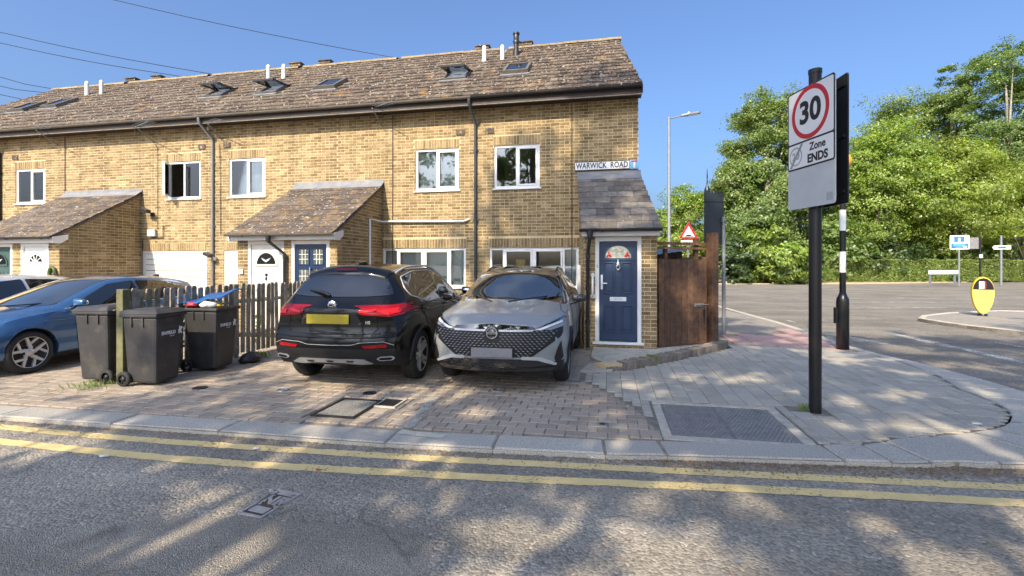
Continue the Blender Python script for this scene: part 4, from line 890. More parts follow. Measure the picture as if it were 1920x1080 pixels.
# street name plate
sx0, sz0 = V(1077, 318, F-.05); sx1, sz1 = V(1181, 300, F-.05); ex, _ = V(1197, 300, F-.05)
zc_ = 3.945; hh = .105
sn = thing('street_name_plate', 'long white street name plate reading WARWICK ROAD above the slate porch', 'street sign', ((sx0+sx1)/2, F-.05, zc_))
MB().bx(sx0, sx1, F-.055, F-.04, zc_-hh, zc_+hh).build('border', M['signblack'], sn); MB().bx(sx0+.018, sx1-.012, F-.059, F-.0555, zc_-hh+.018, zc_+hh-.018).build('plate', M['signwhite'], sn)
tme = text_mesh('WARWICK  ROAD', .185, M['signblack'], .0035, .0012, space=1.06); wd_ = max(v.co.x for v in tme.vertices)-min(v.co.x for v in tme.vertices)
put('lettering', tme, sn, ((sx0+sx1)/2, F-.061, zc_), (R(90), 0, 0), ((sx1-sx0-.08)/wd_, 1, 1))
MB().bx(sx1-.24, sx1-.21, F-.0605, F-.0592, zc_-.082, zc_-.058).bx(sx1-.19, sx1-.16, F-.0605, F-.0592, zc_-.082, zc_-.058).bx(sx1-.145, sx1-.115, F-.0605, F-.0592, zc_-.082, zc_-.058).build('faded_mark', mat('faded_pink', (.62, .45, .46), .5), sn)
dn = thing('dead_end_plate', 'square blue plate with white and red T at the end of the street name', 'road sign', ((sx1+ex)/2, F-.05, zc_))
MB().bx(sx1+.004, ex, F-.055, F-.04, zc_-hh, zc_+hh).build('plate', M['signlblue'], dn); cx = (sx1+ex)/2+.004
MB().bx(cx-.022, cx+.022, F-.058, F-.0555, zc_-.08, zc_+.05).build('white_stem', M['signwhite'], dn); MB().bx(cx-.07, cx+.07, F-.059, F-.0555, zc_+.052, zc_+.088).build('red_bar', M['signred'], dn)
# ---------------------------------------------------------------- gate, fence, bins
gt = thing('garden_gate', 'tall brown boarded garden gate with sliding bolt between porch and thick post', 'gate', (1.4, 9.8, 0))
ga, gb = Vector((.93, 9.47, 0)), Vector((1.93, 10.16, 0)); gd = (gb-ga).normalized(); gn = Vector((gd.y, -gd.x, 0)); rzg = math.atan2(gd.y, gd.x); GL = (gb-ga).length
nb = 8; bw = (GL-.09)/nb; bm_ = MB().bx(-bw/2+.004, bw/2-.004, -.011, .011, .07, 1.74).mesh('board', M['timber'])
for i in range(nb): put('board', bm_, gt, ga+gd*(.01+bw*(i+.5))+gn*random.uniform(-.003, .003)+Vector((0, 0, random.uniform(-.012, .004))), (0, 0, rzg))
XG = Matrix.Translation(ga) @ Matrix.Rotation(rzg, 4, 'Z')
MB().bx(.0, GL-.08, .0125, .0135, .08, 1.7, X=XG).build('backing', M['black'], gt)
for z in (.3, .95, 1.5): MB().bx(.02, GL-.09, .014, .05, z, z+.09, X=XG).build('ledge', M['timber'], gt)
MB().bx(GL-.075, GL-.02, -.03, .05, .05, 1.78, X=XG).build('closing_post', M['timber'], gt, bevel=.004)
bo = MB().bx(GL-.33, GL-.10, -.03, -.012, .80, .865, X=XG).tube([XG @ Vector((GL-.30, -.035, .833)), XG @ Vector((GL+.01, -.035, .833))], .012, 8).bx(GL-.22, GL-.19, -.052, -.03, .80, .87, X=XG); bo.build('sliding_bolt', M['iron'], gt)
MB().bx(GL-.10, GL-.07, -.035, -.028, .58, .74, X=XG).build('hasp', M['black'], gt)
gp = thing('gate_post', 'thick square brown timber post at the right of the boarded gate', 'post', (2.1, 10.35, 0))
XP = Matrix.Translation((2.06, 10.28, 0)) @ Matrix.Rotation(rzg, 4, 'Z'); MB().bx(-.085, .085, -.085, .085, 0, 2.27, X=XP).build('shaft', M['timber'], gp, bevel=.006); MB().bx(-.03, .03, -.13, -.086, .5, .62, X=XP).build('cleat', M['timber'], gp)
ov = thing('timber_lean_to', 'open brown timber frame with a felted lean-to roof showing over the gate', 'lean-to', (1.5, 10.6, 0))
mb = MB(); XO = Matrix.Translation(ga+gn*-.12) @ Matrix.Rotation(rzg, 4, 'Z')
for nm_, a in (('beam', (-.02, GL+.08, -.03, .03, 2.02, 2.07)), ('beam', (-.02, GL+.08, -.03, .03, 1.93, 1.975)), ('upright', (.30, .37, .04, .10, 0, 2.0)), ('upright', (GL-.14, GL-.06, .03, .11, 0, 2.16)), ('upright', (-.01, .05, .03, .09, 0, 2.0))): MB().bx(*a, X=XO).build(nm_, M['timber'], ov)
MB().add([XO @ Vector(q) for q in ((-.02, .35, 1.78), (GL, .30, 1.94), (GL+.1, 1.8, 2.0), (-.1, 1.8, 1.84))], [(0, 1, 2, 3)]).build('felt_roof', M['darkplastic'], ov); 
for k in range(8): MB().bx(.0+k*GL/8, (k+1)*GL/8-.006, .55, .57, 0, 1.80+.015*k, X=XO).build('board', M['timber'], ov)
sf = thing('side_fence', 'brown boarded fence running back from the gate post beside the footway', 'fence', (2.1, 12, 0))
for k in range(60): MB().bx(2.10-.004*k, 2.125-.004*k, 10.4+k*.15, 10.545+k*.15, 0, 1.82+random.uniform(-.01, .01)).build('board', M['timber'], sf)
# picket fence
fx = lambda y: -6.51+.062*(y-5.3)
pf = thing('picket_fence', 'weathered grey picket fence between the blue car and the black car', 'fence', (-6.4, 7, 0))
pk = MB().prism([(-.042, 0.06), (.042, .06), (.042, 1.26), (.03, 1.285), (-.03, 1.285), (-.042, 1.26)], -.010, .010, 'yz').mesh('picket', M['picket'])
y = 5.50
while y < 9.1: put('picket', pk, pf, (fx(y)+.02, y, random.uniform(-.02, .015)), (random.gauss(0, .012), random.gauss(0, .01), 0)); y += .120
for z in (.38, .98): MB().tube([(fx(5.45)-.02, 5.45, z), (fx(9.1)-.02, 9.1, z)], .034, 4, smooth=False).build('rail', M['picket'], pf)
for y in (5.40, 7.25, 9.05): MB().bx(fx(y)-.055, fx(y)+.055, y-.055, y+.055, -.1, 1.29).build('post', M['post'] if y < 6 else M['picket'], pf, bevel=.008)
def taper(mb, x0, x1, y0, y1, X0, X1, Y0, Y1, z0, z1):
    return mb.add([(x0, y0, z0), (x1, y0, z0), (x1, y1, z0), (x0, y1, z0), (X0, Y0, z1), (X1, Y0, z1), (X1, Y1, z1), (X0, Y1, z1)], [(0, 3, 2, 1), (4, 5, 6, 7), (0, 1, 5, 4), (1, 2, 6, 5), (2, 3, 7, 6), (3, 0, 4, 7)])
def make_bin(label, loc, rz, w_=.57, d_=.66, H=1.0, lid=True):
    """front with the crest faces local +x, wheels and handle at -x"""
    b = thing('wheelie_bin', label, 'wheelie bin', loc, rz, 'black wheelie bins by the picket fence', local=True)
    mb = taper(MB(), -.22, .21, -w_*.36, w_*.36, -d_/2+.03, d_/2-.02, -w_/2+.025, w_/2-.025, .04, H-.07); mb.build('body', M['bin'], b, bevel=.035)
    mb = MB(); e = .02
    mb.bx(-d_/2, d_/2, -w_/2, w_/2, H-.075, H-.03); mb.build('rim', M['bin'], b, bevel=.012)
    for s in (-1, 1):
        for q in (-.12, .05): MB().bx(q, q+.022, s*(w_/2-.035), s*(w_/2-.012), H-.20, H-.075).build('rib', M['bin'], b)
    for s in (-1, 1):
        X = Matrix.Translation((-.235, s*(w_*.36+.035), .10)) @ Matrix.Rotation(R(90), 4, 'X')
        wh = MB().lathe([(.06, -.026), (.088, -.026), (.10, -.015), (.10, .015), (.088, .026), (.06, .026)], 20, X=X).build('wheel', M['rubber'], b)
        mb = MB().lathe([(0, -.02), (.028, -.022), (.03, .022), (0, .024)], 12, X=X)
        for k in range(6): a = k*math.pi/3; mb.add([X @ Vector(v) for v in ((.02*math.cos(a)-.008*math.sin(a), .02*math.sin(a)+.008*math.cos(a), .012), (.065*math.cos(a)-.008*math.sin(a), .065*math.sin(a)+.008*math.cos(a), .012), (.065*math.cos(a)+.008*math.sin(a), .065*math.sin(a)-.008*math.cos(a), .012), (.02*math.cos(a)+.008*math.sin(a), .02*math.sin(a)-.008*math.cos(a), .012))], [(0, 1, 2, 3)])
        mb.build('hub', M['darkplastic'], wh)
    MB().tube([(-.235, -w_*.36, .10), (-.235, w_*.36, .10)], .012, 8).build('axle', M['galv'], b)
    MB().tube([(-d_/2+.02, -w_*.33, H-.03), (-d_/2-.06, -w_*.33, H-.01), (-d_/2-.06, w_*.33, H-.01), (-d_/2+.02, w_*.33, H-.03)], .014, 8).build('handle', M['bin'], b)
    if lid:
        mb = taper(MB(), -d_/2-.01, d_/2+.025, -w_/2-.012, w_/2+.012, -d_/2+.05, d_/2-.05, -w_/2+.05, w_/2-.05, H-.028, H+.025); lo = mb.build('lid', M['bin'], b, bevel=.012)
        MB().bx(-d_/2+.12, d_/2-.12, -w_/2+.12, w_/2-.12, H+.02, H+.034).build('lid_panel', M['bin'], lo, bevel=.006)
    return b
def crest(b, d_=.66, H=1.0):
    X = .21+(d_/2-.23)*((H-.34)/(H-.11))+.0295
    rot = (R(90)-.0, 0, R(90)); sl_ = .13
    cr = put('lettering', text_mesh('ENFIELD', .062, M['signwhite'], .002, .001), b, (X-.025, -.03, H-.30), rot)
    put('lettering', text_mesh('Council', .026, M['signwhite'], .0, .001), b, (X-.032, .03, H-.345), rot)
    mb = MB().prism([(.125, H-.325), (.15, H-.33), (.15, H-.29), (.175, H-.335), (.19, H-.33), (.175, H-.285), (.20, H-.25), (.185, H-.235), (.165, H-.255), (.155, H-.22), (.14, H-.235), (.145, H-.265), (.12, H-.28), (.135, H-.295)], X-.026, X-.022, 'yz'); mb.build('crest', M['signwhite'], b)
b1 = make_bin('black wheelie bin standing left of the green fence post', (-6.93, 5.52, 0), math.pi+R(4), .50, .56, 1.02)
b2 = make_bin('black wheelie bin with closed lid and white crest just right of the fence post', (-6.11, 5.50, 0), R(4), .52, .56, 1.0); crest(b2, .56)
b3 = make_bin('black wheelie bin overflowing under a raised blue sheet', (-6.05, 6.42, 0), R(4), .54, .58, 1.0, lid=False); crest(b3, .58)
bl = thing('blue_plastic_lid', 'crumpled blue plastic sheet lying tilted over the overfull bin', 'plastic sheet', (-6.06, 6.4, 1.0))
mb = MB(); vs = []
for i in range(9):
    for j in range(7): vs.append((-6.44+i*.09, 6.16+j*.085, 1.01+.015*i+.020*j+.022*math.sin(i*1.3+j*.9)+.012*math.sin(j*2.7+i)))
mb.add(vs, [(i*7+j, (i+1)*7+j, (i+1)*7+j+1, i*7+j+1) for i in range(8) for j in range(6)], smooth=True); o = mb.build('sheet', M['bluelid'], bl); so = o.modifiers.new('thick', 'SOLIDIFY'); so.thickness = .012
for k, (lab, m, dx, dy, s) in enumerate((('white rubbish bag stuffed under the blue sheet in the overfull bin', 'paper', .12, -.17, .12), ('red packet squeezed under the blue sheet in the overfull bin', 'redpaper', -.14, -.2, .09), ('yellowish packet beside the white bag under the blue sheet', 'bolyellow', .22, -.12, .06))):
    mb = MB().lathe([(0, -s*.6), (s*.8, -s*.4), (s, 0), (s*.7, s*.45), (0, s*.6)], 12); mb.v = [(x*1.3+random.gauss(0, s*.09), y+random.gauss(0, s*.09), z*.8+random.gauss(0, s*.06)) for x, y, z in mb.v]; mb.v = [(-6.06+dx+x, 6.42+dy+y, 1.0+s*.2+z) for x, y, z in mb.v]
    tag(mb.build('rubbish_bag' if k == 0 else 'packet', M[m]), lab, 'rubbish')
mb = MB().lathe([(0, .0), (.12, .01), (.15, .06), (.1, .14), (.02, .17), (0, .17)], 12); mb.v = [(-5.85+x*1.0+random.gauss(0, .012), 7.0+y*1.3+random.gauss(0, .012), z+random.gauss(0, .01)) for x, y, z in mb.v]; tag(mb.build('bin_bag', M['darkplastic']), 'crumpled black bin bag on the ground behind the bins', 'bin bag')
# ---------------------------------------------------------------- covers in the ground
def cover(name, label, x0, x1, y0, y1, frame, lidm, rim=.03, z=.0, studs=None):
    t = thing(name, label, 'manhole cover', ((x0+x1)/2, (y0+y1)/2, 0))
    MB().bx(x0, x1, y0, y0+rim, -.06, z+.003).bx(x0, x1, y1-rim, y1, -.06, z+.003).bx(x0, x0+rim, y0+rim, y1-rim, -.06, z+.003).bx(x1-rim, x1, y0+rim, y1-rim, -.06, z+.003).build('frame', frame, t)
    MB().bx(x0+rim+.004, x1-rim-.004, y0+rim+.004, y1-rim-.004, -.06, z-.004).build('lid', lidm, t); return t
c1 = cover('recessed_cover', 'large recessed cover with gravelly infill in the brown paving', -3.16, -2.64, 4.66, 5.33, M['darkplastic'], mat('gravel_infill', (.22, .21, .185), .95, var=.5, vs=60, bs=.8, bsc=60), .035)
c2 = cover('small_cover', 'small square dark metal cover right of the recessed one', -2.66, -2.38, 5.10, 5.45, M['concrete'], M['darkplastic'], .025)
cc = thing('chequered_cover', 'wide chequered iron utility cover set in the grey slabs by the kerb', 'manhole cover', (1.18, 5.3, 0))
CXY = [(.60, 5.80), (1.70, 5.84), (1.76, 4.86), (.62, 4.80)]
MB().prism([(.50, 4.67), (1.86, 4.67), (1.86, 5.95), (.50, 5.95)], -.08, -.016, 'xy').build('surround', M['concrete'], cc)
for q in ((.51, 1.85, 5.86, 5.945), (.51, 1.85, 4.675, 4.79), (.51, .60, 4.80, 5.85), (1.745, 1.85, 4.80, 5.85)): MB().bx(q[0], q[1], q[2], q[3], -.016, random.uniform(-.001, .003)).build('surround_edge', M['concrete'], cc, bevel=.006)
for k in range(2):
    lo = MB().bx(.605+k*.57, .605+k*.57+.563, 4.80, 5.85, -.03, -.006).build('lid', M['iron'], cc); mb = MB(); sx = .605+k*.57
    for i in range(14):
        for j in range(26):
            x, y = sx+.02+i*.0385+(.019 if j % 2 else 0), 4.82+j*.0395
            if x+.03 > sx+.56: continue
            if abs(x-sx-.28) < .07 and abs(y-5.45) < .07: continue
            mb.bx(x, x+.026, y, y+.020, -.007, .000)
    mb.build('tread', M['stud'], lo, kind='stuff'); MB().bx(sx+.22, sx+.34, 5.39, 5.51, -.007, .0005).bx(sx+.235, sx+.325, 5.405, 5.495, -.005, -.0045+.006).build('keyhole_plate', M['iron'], lo)
def round_cap(px, py, label, m, r=.07, z=.012):
    x, y = G(px, py); t = thing('access_cap', label, 'access cap', (x, y, 0))
    MB().lathe([(r, -.03), (r, z), (r*.8, z+.002), (r*.78, z-.004), (0, z-.004)], 20, X=Matrix.Translation((x, y, 0))).build('rim', m, t); MB().lathe([(0, z+.001), (r*.25, z), (r*.25, z-.004)], 10, X=Matrix.Translation((x, y, 0))).build('key_boss', m, t)
round_cap(693, 738, 'round black cap above the recessed cover', M['darkplastic'], .085); round_cap(935, 732, 'round dark cap below the nose of the silver car', M['iron'], .085)
round_cap(530, 732, 'round pale cap left of the recessed cover', M['galv'], .075); round_cap(375, 728, 'round dark cap in front of the bins', M['darkplastic'], .09)
x, y = G(1130, 796); t = thing('valve_box', 'tiny square iron valve box in the brown pavers near the kerb', 'valve box', (x, y, 0)); MB().bx(x-.05, x+.05, y-.055, y+.055, -.04, .006).build('frame', M['iron'], t, bevel=.004); MB().lathe([(.03, .007), (.03, .010), (0, .010)], 10, X=Matrix.Translation((x, y, 0))).build('plug', M['darkplastic'], t)
x, y = G(1078, 716); t = thing('stop_tap_cover', 'small dark stop tap cover under the right front wheel of the silver car', 'valve box', (x, y, 0)); MB().bx(x-.09, x+.09, y-.06, y+.06, -.04, .007).build('lid', M['signblue'] if 0 else M['iron'], t)
# hydrant style cover in the road
A, B, C_, D = [Vector((*G(px, py, ROADZ), ROADZ)) for px, py in ((515, 918), (557, 926), (498, 974), (455, 964))]
hy = thing('road_valve_cover', 'rectangular iron cover lettered NR lying skewed in the asphalt', 'valve cover', (A+B+C_+D)/4)
o = (A+B+C_+D)/4; ux = ((B-A)+(C_-D)).normalized(); uy = ((A-D)+(B-C_)).normalized(); uy = (uy-ux*uy.dot(ux)).normalized(); WX = ((B-A).length+(C_-D).length)/2; WY = ((A-D).length+(B-C_).length)/2
XH = Matrix(((ux.x, uy.x, 0, o.x), (ux.y, uy.y, 0, o.y), (0, 0, 1, ROADZ), (0, 0, 0, 1))); a, b = WX/2, WY/2; e = .018
MB().bx(-a, a, -b, -b+e, -.03, .007, X=XH).bx(-a, a, b-e, b, -.03, .007, X=XH).bx(-a, -a+e, -b+e, b-e, -.03, .007, X=XH).bx(a-e, a, -b+e, b-e, -.03, .007, X=XH).build('frame', M['coverpale'], hy)
lo = MB().bx(-a+e, a-e, -b+e, b-e, -.03, .001, X=XH).build('lid', M['black'], hy)
mb = MB().bx(-a+.035, a-.035, -b+.05, -b+.12, 0, .006, X=XH).bx(-a+.03, a-.03, b-.055, b-.025, 0, .006, X=XH)
for k in range(5):
    for s in (-1, 1): mb.bx(s*(a-.035)-.009, s*(a-.035)+.009, -b+.14+k*.04, -b+.16+k*.04, 0, .006, X=XH)
mb.build('raised_pads', M['coverpale'], lo)
tm_ = text_mesh('NR', .15, M['coverpale'], .005, .003); put('lettering', tm_, lo, o+Vector((0, 0, .004))+uy*.035, (0, 0, math.atan2(ux.y, ux.x)+0))
# ---------------------------------------------------------------- street furniture
RV = Vector((CS, SN, 0)); FW = Vector((-SN, CS, 0))
def cw(xc, zc, z): p = RV*xc+FW*zc; return Vector((p.x, p.y, z))   # metres to the right, metres ahead, height
zs = thing('zone_sign', 'tall speed limit sign with red 30 ring and zone ends panel on a black pole', 'road sign', cw(3.36, 5.32, 0))
pb = cw(3.36, 5.32, 0); MB().tube([pb-Vector((0, 0, .1)), pb+Vector((0, 0, 3.74))], .063, 20).build('pole', M['black'], zs); MB().tube([pb+Vector((0, 0, 3.74)), pb+Vector((0, 0, 3.785))], .068, 20).build('pole_cap', M['darkplastic'], zs)
def plate(parent, pl_, pr_, zt, zb, mats, nrm, th=.012):
    u = (pr_-pl_).normalized(); return u
# front plate: left end further away, right end nearer, facing left
pl_, pr_ = cw(3.205, 5.57, 0), cw(3.265, 4.85, 0); u = (pr_-pl_).normalized(); wdt = (pr_-pl_).length; nrm = Vector((u.y, -u.x, 0))
if nrm.dot(Vector((0, 0, 0))-pl_) < 0: nrm = -nrm
z0_, z1_ = 2.25, 3.58; XZ = Matrix(((u.x, nrm.x, 0, pl_.x), (u.y, nrm.y, 0, pl_.y), (0, 0, 1, 0), (0, 0, 0, 1)))   # local x along plate, y towards viewer, z up
def rrect(x0, x1, zz0, zz1, r, n=4):
    out = []
    for cx, cz, a in ((x1-r, zz0+r, -90), (x1-r, zz1-r, 0), (x0+r, zz1-r, 90), (x0+r, zz0+r, 180)): out += [(cx+r*math.cos(R(a+90*i/n)), cz+r*math.sin(R(a+90*i/n))) for i in range(n+1)]
    return out
MB().prism(rrect(0, wdt, z0_, z1_, .03), -.012, 0, X=XZ).build('back_plate', M['signgrey'], zs)
zm, zl = 2.985, 2.70
MB().prism(rrect(.0, wdt, zl-.008, z1_-.002, .03), .0004, .0022, X=XZ).build('black_border', M['signblack'], zs)
MB().prism(rrect(.016, wdt-.016, zm+.010, z1_-.018, .022), .0028, .0040, X=XZ).build('upper_panel', M['signwhite'], zs)
MB().prism(rrect(.016, wdt-.016, zl+.010, zm-.010, .018), .0028, .0040, X=XZ).build('lower_panel', M['signwhite'], zs)
def annulus(mb, cx, cz, ro, ri, y0, y1, n=48, X=None):
    vs = []; fs = []
    for i in range(n):
        a = 2*math.pi*i/n
        for r_, y in ((ro, y0), (ro, y1), (ri, y1), (ri, y0)): vs.append((cx+r_*math.cos(a), y, cz+r_*math.sin(a)))
    for i in range(n):
        for k in range(4): fs.append((4*i+k, 4*i+(k+1) % 4, 4*((i+1) % n)+(k+1) % 4, 4*((i+1) % n)+k))
    return mb.add(vs, fs, 0, X)
cz = (zm+z1_)/2+.005; annulus(MB(), wdt/2, cz, .288, .238, .0042, .0056, X=XZ).build('red_ring', M['signred'], zs)
RZ_ = Matrix(((u.x, 0, nrm.x), (u.y, 0, nrm.y), (0, 1, 0))).to_euler()
def letter(parent, s, size, x, z, m, bold=0, yy=.0050, sx=1, X=XZ, rot=RZ_): return put('lettering', text_mesh(s, size, m, bold, .0008), parent, X @ Vector((x, yy, z)), rot, (sx, 1, 1))
letter(zs, '30', .335, wdt/2, cz, M['signblack'], .011)
letter(zs, 'Zone', .115, wdt*.66, zm-.085, M['signblack'], .003, sx=.95); letter(zs, 'ENDS', .125, wdt*.66, zl+.075, M['signblack'], .005, sx=.98)
annulus(MB(), wdt*.19, (zl+zm)/2, .105, .088, .0042, .0052, 32, X=XZ).build('grey_ring', M['signfaded'], zs); letter(zs, '20', .12, wdt*.19, (zl+zm)/2, M['signfaded'], .003)
MB().prism([(.035, zl+.02), (.075, zl+.02), (wdt*.36, zm-.015), (wdt*.31, zm-.015)], .0060, .0068, X=XZ).build('diagonal_bar', mat('bar_grey', (.30, .30, .31), .5), zs)
MB().prism(rrect(wdt-.12, wdt-.03, z0_+.04, z0_+.12, .005), .0004, .0015, X=XZ).build('sticker', M['signfaded'], zs)
for z in (2.5, 3.35): MB().tube([XZ @ Vector((wdt*.5, -.014, z)), pb+Vector((0, 0, z))], .02, 8).build('clip', M['galv'], zs)
zb = thing('sign_back', 'black back of a second tall sign on the same pole behind the zone sign', 'road sign', cw(3.44, 5.2, 2.25))
q0, q1 = cw(3.46, 5.60, 0), cw(3.40, 4.86, 0); u2 = (q1-q0).normalized(); n2 = Vector((u2.y, -u2.x, 0)); n2 = n2 if n2.dot(-q0) > 0 else -n2; X2 = Matrix(((u2.x, n2.x, 0, q0.x), (u2.y, n2.y, 0, q0.y), (0, 0, 1, 0), (0, 0, 0, 1)))
MB().prism(rrect(0, (q1-q0).length, 2.25, 3.58, .03), -.014, 0, X=X2).build('plate', M['black'], zb, bevel=.003); mb = MB()
for z in (2.36, 2.93, 3.45): mb.bx(.02, .70, .0, .022, z, z+.03, X=X2)
mb.build('stiffener', M['black'], zb); mb = MB()
for z in (2.37, 2.94, 3.46): mb.bx(.46, .52, .022, .04, z-.012, z+.04, X=X2)
mb.build('clip', M['galv'], zb)
# belisha beacon
x, y = G(1580, 655); be = thing('belisha_beacon', 'black and white banded crossing beacon pole with amber globe', 'crossing beacon', (x, y, 0)); Tb = Matrix.Translation((x, y, 0))
MB().lathe([(.0, 0), (.108, 0), (.108, .92), (.102, .98), (.08, 1.02), (.055, 1.10), (0, 1.10)], 20, X=Tb).build('base_sleeve', M['black'], be); MB().bx(x-.14, x-.107, y-.05, y+.05, .5, .8).build('access_door', M['black'], be)
for i in range(6): MB().tube([(x, y, 1.08+i*.40), (x, y, 1.478+i*.40)], .054, 16).build('band', M['black'] if i % 2 == 0 or i == 5 else M['signwhite'], be)
MB().lathe([(0, 3.46), (.06, 3.47), (.13, 3.53), (.155, 3.62), (.13, 3.71), (.06, 3.77), (0, 3.78)], 20, X=Tb).build('globe', M['amberglobe'], be)
# street lamp
pl = cw(6.77, 20.7, 0); sl_ = thing('street_lamp', 'tall grey street lamp with a flat single-arm lantern behind the gate', 'street lamp', pl)
MB().tube([pl, pl+Vector((0, 0, 1.4)), pl+Vector((0, 0, 1.45)), pl+Vector((0, 0, 8.0))], [.09, .09, .07, .055], 12).build('pole', M['galv'], sl_); MB().tube([pl+Vector((0, 0, 7.93)), pl+RV*.55+Vector((0, 0, 8.06))], .03, 8).build('arm', M['galv'], sl_)
e1_ = pl+RV*.52+Vector((0, 0, 8.05)); XL = Matrix.Translation(e1_) @ Matrix.Rotation(math.atan2(RV.y, RV.x), 4, 'Z') @ Matrix.Rotation(R(-9), 4, 'Y')
ln = MB().prism([(0, -.05), (.3, -.13), (.75, -.15), (.85, -.05), (.85, .05), (.75, .15), (.3, .13), (0, .05)], -.03, .05, 'xy', X=XL).build('lantern', M['galv'], sl_, bevel=.02); MB().bx(.3, .75, -.10, .10, -.045, -.028, X=XL).build('lamp_lens', M['signwhite'], ln); MB().tube([XL @ Vector((.35, 0, .04)), XL @ Vector((.35, 0, .12))], .04, 8).build('photocell', M['signwhite'], ln)
# hump sign
hp = cw(6.23, 17.0, 0); hs = thing('hump_sign', 'red triangle road hump warning sign with white plate showing above the gate', 'road sign', hp); XS = Matrix.Translation(hp) @ Matrix.Rotation(YAW, 4, 'Z')
MB().tube([hp, hp+Vector((0, 0, 3.1))], .038, 10).build('pole', M['galv'], hs)
def tri(s, zc): h = s*.866; return [(-s/2, zc-h/3), (s/2, zc-h/3), (0, zc+2*h/3)]
zc = 1.62+(497-437)*17/900; MB().prism(tri(.68, zc), -.062, -.05, X=XS).build('red_border', M['signred'], hs, bevel=.01); MB().prism(tri(.45, zc-.012), -.066, -.0625, X=XS).build('white_field', M['signwhite'], hs)
MB().prism([(-.16, zc-.125), (.16, zc-.125), (.15, zc-.105), (.09, zc-.09), (.05, zc-.06), (-.05, zc-.06), (-.09, zc-.09), (-.15, zc-.105)], -.069, -.0665, X=XS).build('hump_symbol', M['signblack'], hs)
MB().bx(-.27, .27, -.062, -.05, zc-.40, zc-.26, X=XS).build('sub_plate', M['signwhite'], hs); put('lettering', text_mesh('Humps 80 yds', .062, M['signblack'], .001, .001), hs, XS @ Vector((0, -.064, zc-.33)), (R(90), 0, YAW))
# sign seen from behind on a grey pole
x, y = G(1357, 627); bs_ = thing('grey_sign_back', 'dark grey back of a tall rectangular sign on a slim grey pole beyond the gate', 'road sign', (x, y, 0)); XB = Matrix.Translation((x, y, 0)) @ Matrix.Rotation(YAW+R(8), 4, 'Z')
MB().tube([(x, y, -.05), (x, y, 2.75)], .042, 12).build('pole', M['galv'], bs_); m_ = mat('slate_back', (.022, .028, .036), .5, var=.12, vs=5); MB().prism(rrect(-.46, .03, 2.12, 3.32, .03), .045, .06, X=XB).build('plate', m_, bs_)
for z in (2.3, 3.1): MB().bx(-.44, .02, .03, .045, z, z+.035, X=XB).build('stiffener', m_, bs_)
MB().tube([(x, y, 2.62), (x, y, 2.68)], .055, 10).build('clip', M['iron'], bs_)
fp = cw(12.2, 30, 0); ff = thing('finial_post', 'distant dark post with a pointed spike rising behind the grey sign back', 'post', fp); MB().tube([fp, fp+Vector((0, 0, 5.9))], .06, 8).build('pole', M['black'], ff); MB().lathe([(.05, 5.9), (.19, 6.1), (.17, 6.35), (.06, 6.6), (.025, 7.0), (.04, 7.1), (.015, 7.6), (0, 7.7)], 10, X=Matrix.Translation((fp.x, fp.y, 0))).build('spike', M['black'], ff)
# keep-left bollard on the island
x, y = G(1842, 592, .05); bo_ = thing('island_bollard', 'oval yellow traffic bollard with black top on the traffic island', 'traffic bollard', (x, y, .05)); XK = Matrix.Translation((x, y, .045)) @ Matrix.Rotation(R(-20), 4, 'Z')
def egg(s=1): return [(.30*s*math.cos(a)*(.86+.14*math.sin(a)), .63+.58*s*math.sin(a)) for a in [2*math.pi*i/36 for i in range(36)]]
MB().prism(egg(), -.09, .09, X=XK).build('shell', M['bolyellow'], bo_, bevel=.03); MB().prism(egg(.95), -.097, -.0905, X=XK).build('face', mat('pale_yellow', (.85, .66, .12), .4), bo_)
MB().prism([p for p in egg(.94) if p[1] > .79], -.103, -.0975, X=XK).build('black_cap', M['black'], bo_); MB().prism([(-.10, .84), (.02, .84), (.02, 1.07), (-.10, 1.07)], -.107, -.1035, X=XK).build('white_panel', M['signwhite'], bo_); MB().prism([(.024, .84), (.06, .84), (.06, 1.07), (.024, 1.07)], -.107, -.1035, X=XK).build('red_stripe', M['signred'], bo_)
MB().lathe([(.12, 0), (.12, .05), (.08, .08)], 14, X=XK).build('foot', M['black'], bo_)
# far posts
def post_at(px, py, hz_, name, label, r=.05, m='galv'):
    x, y = G(px, py, .03); t = thing(name, label, 'road sign', (x, y, .03)); MB().tube([(x, y, 0), (x, y, hz_)], r, 10).build('pole', M[m], t); return t, Matrix.Translation((x, y, 0)) @ Matrix.Rotation(YAW-R(18), 4, 'Z')
t, X = post_at(1798, 535, 3.85, 'parking_sign', 'white and blue no through road sign on a pale post before the hedge', .07); MB().prism(rrect(-.62, .62, 2.85, 3.95, .06), -.1, -.07, X=X).build('plate', M['signwhite'], t)
MB().prism(rrect(-.36, .30, 3.42, 3.86, .03), -.106, -.101, X=X).build('blue_panel', M['signblue'], t); MB().bx(-.10, .04, -.112, -.107, 3.42, 3.75, X=X).build('white_stem', M['signwhite'], t); MB().bx(-.20, .14, -.114, -.1065, 3.75, 3.86, X=X).build('red_bar', M['signred'], t)
MB().prism(rrect(-.54, .54, 2.92, 3.32, .03), -.106, -.101, X=X).build('blue_strip', M['signblue'], t); MB().bx(-.40, .34, -.112, -.107, 3.225, 3.265, X=X).bx(-.40, .30, -.112, -.107, 3.12, 3.16, X=X).bx(-.26, .12, -.112, -.107, 3.0, 3.04, X=X).build('text_lines', M['signlblue'], t)
MB().prism([(.2, 3.0), (.36, 3.0), (.36, 2.94), (.48, 3.04), (.36, 3.14), (.36, 3.08), (.2, 3.08)], -.112, -.107, X=X).build('arrow', M['signwhite'], t)
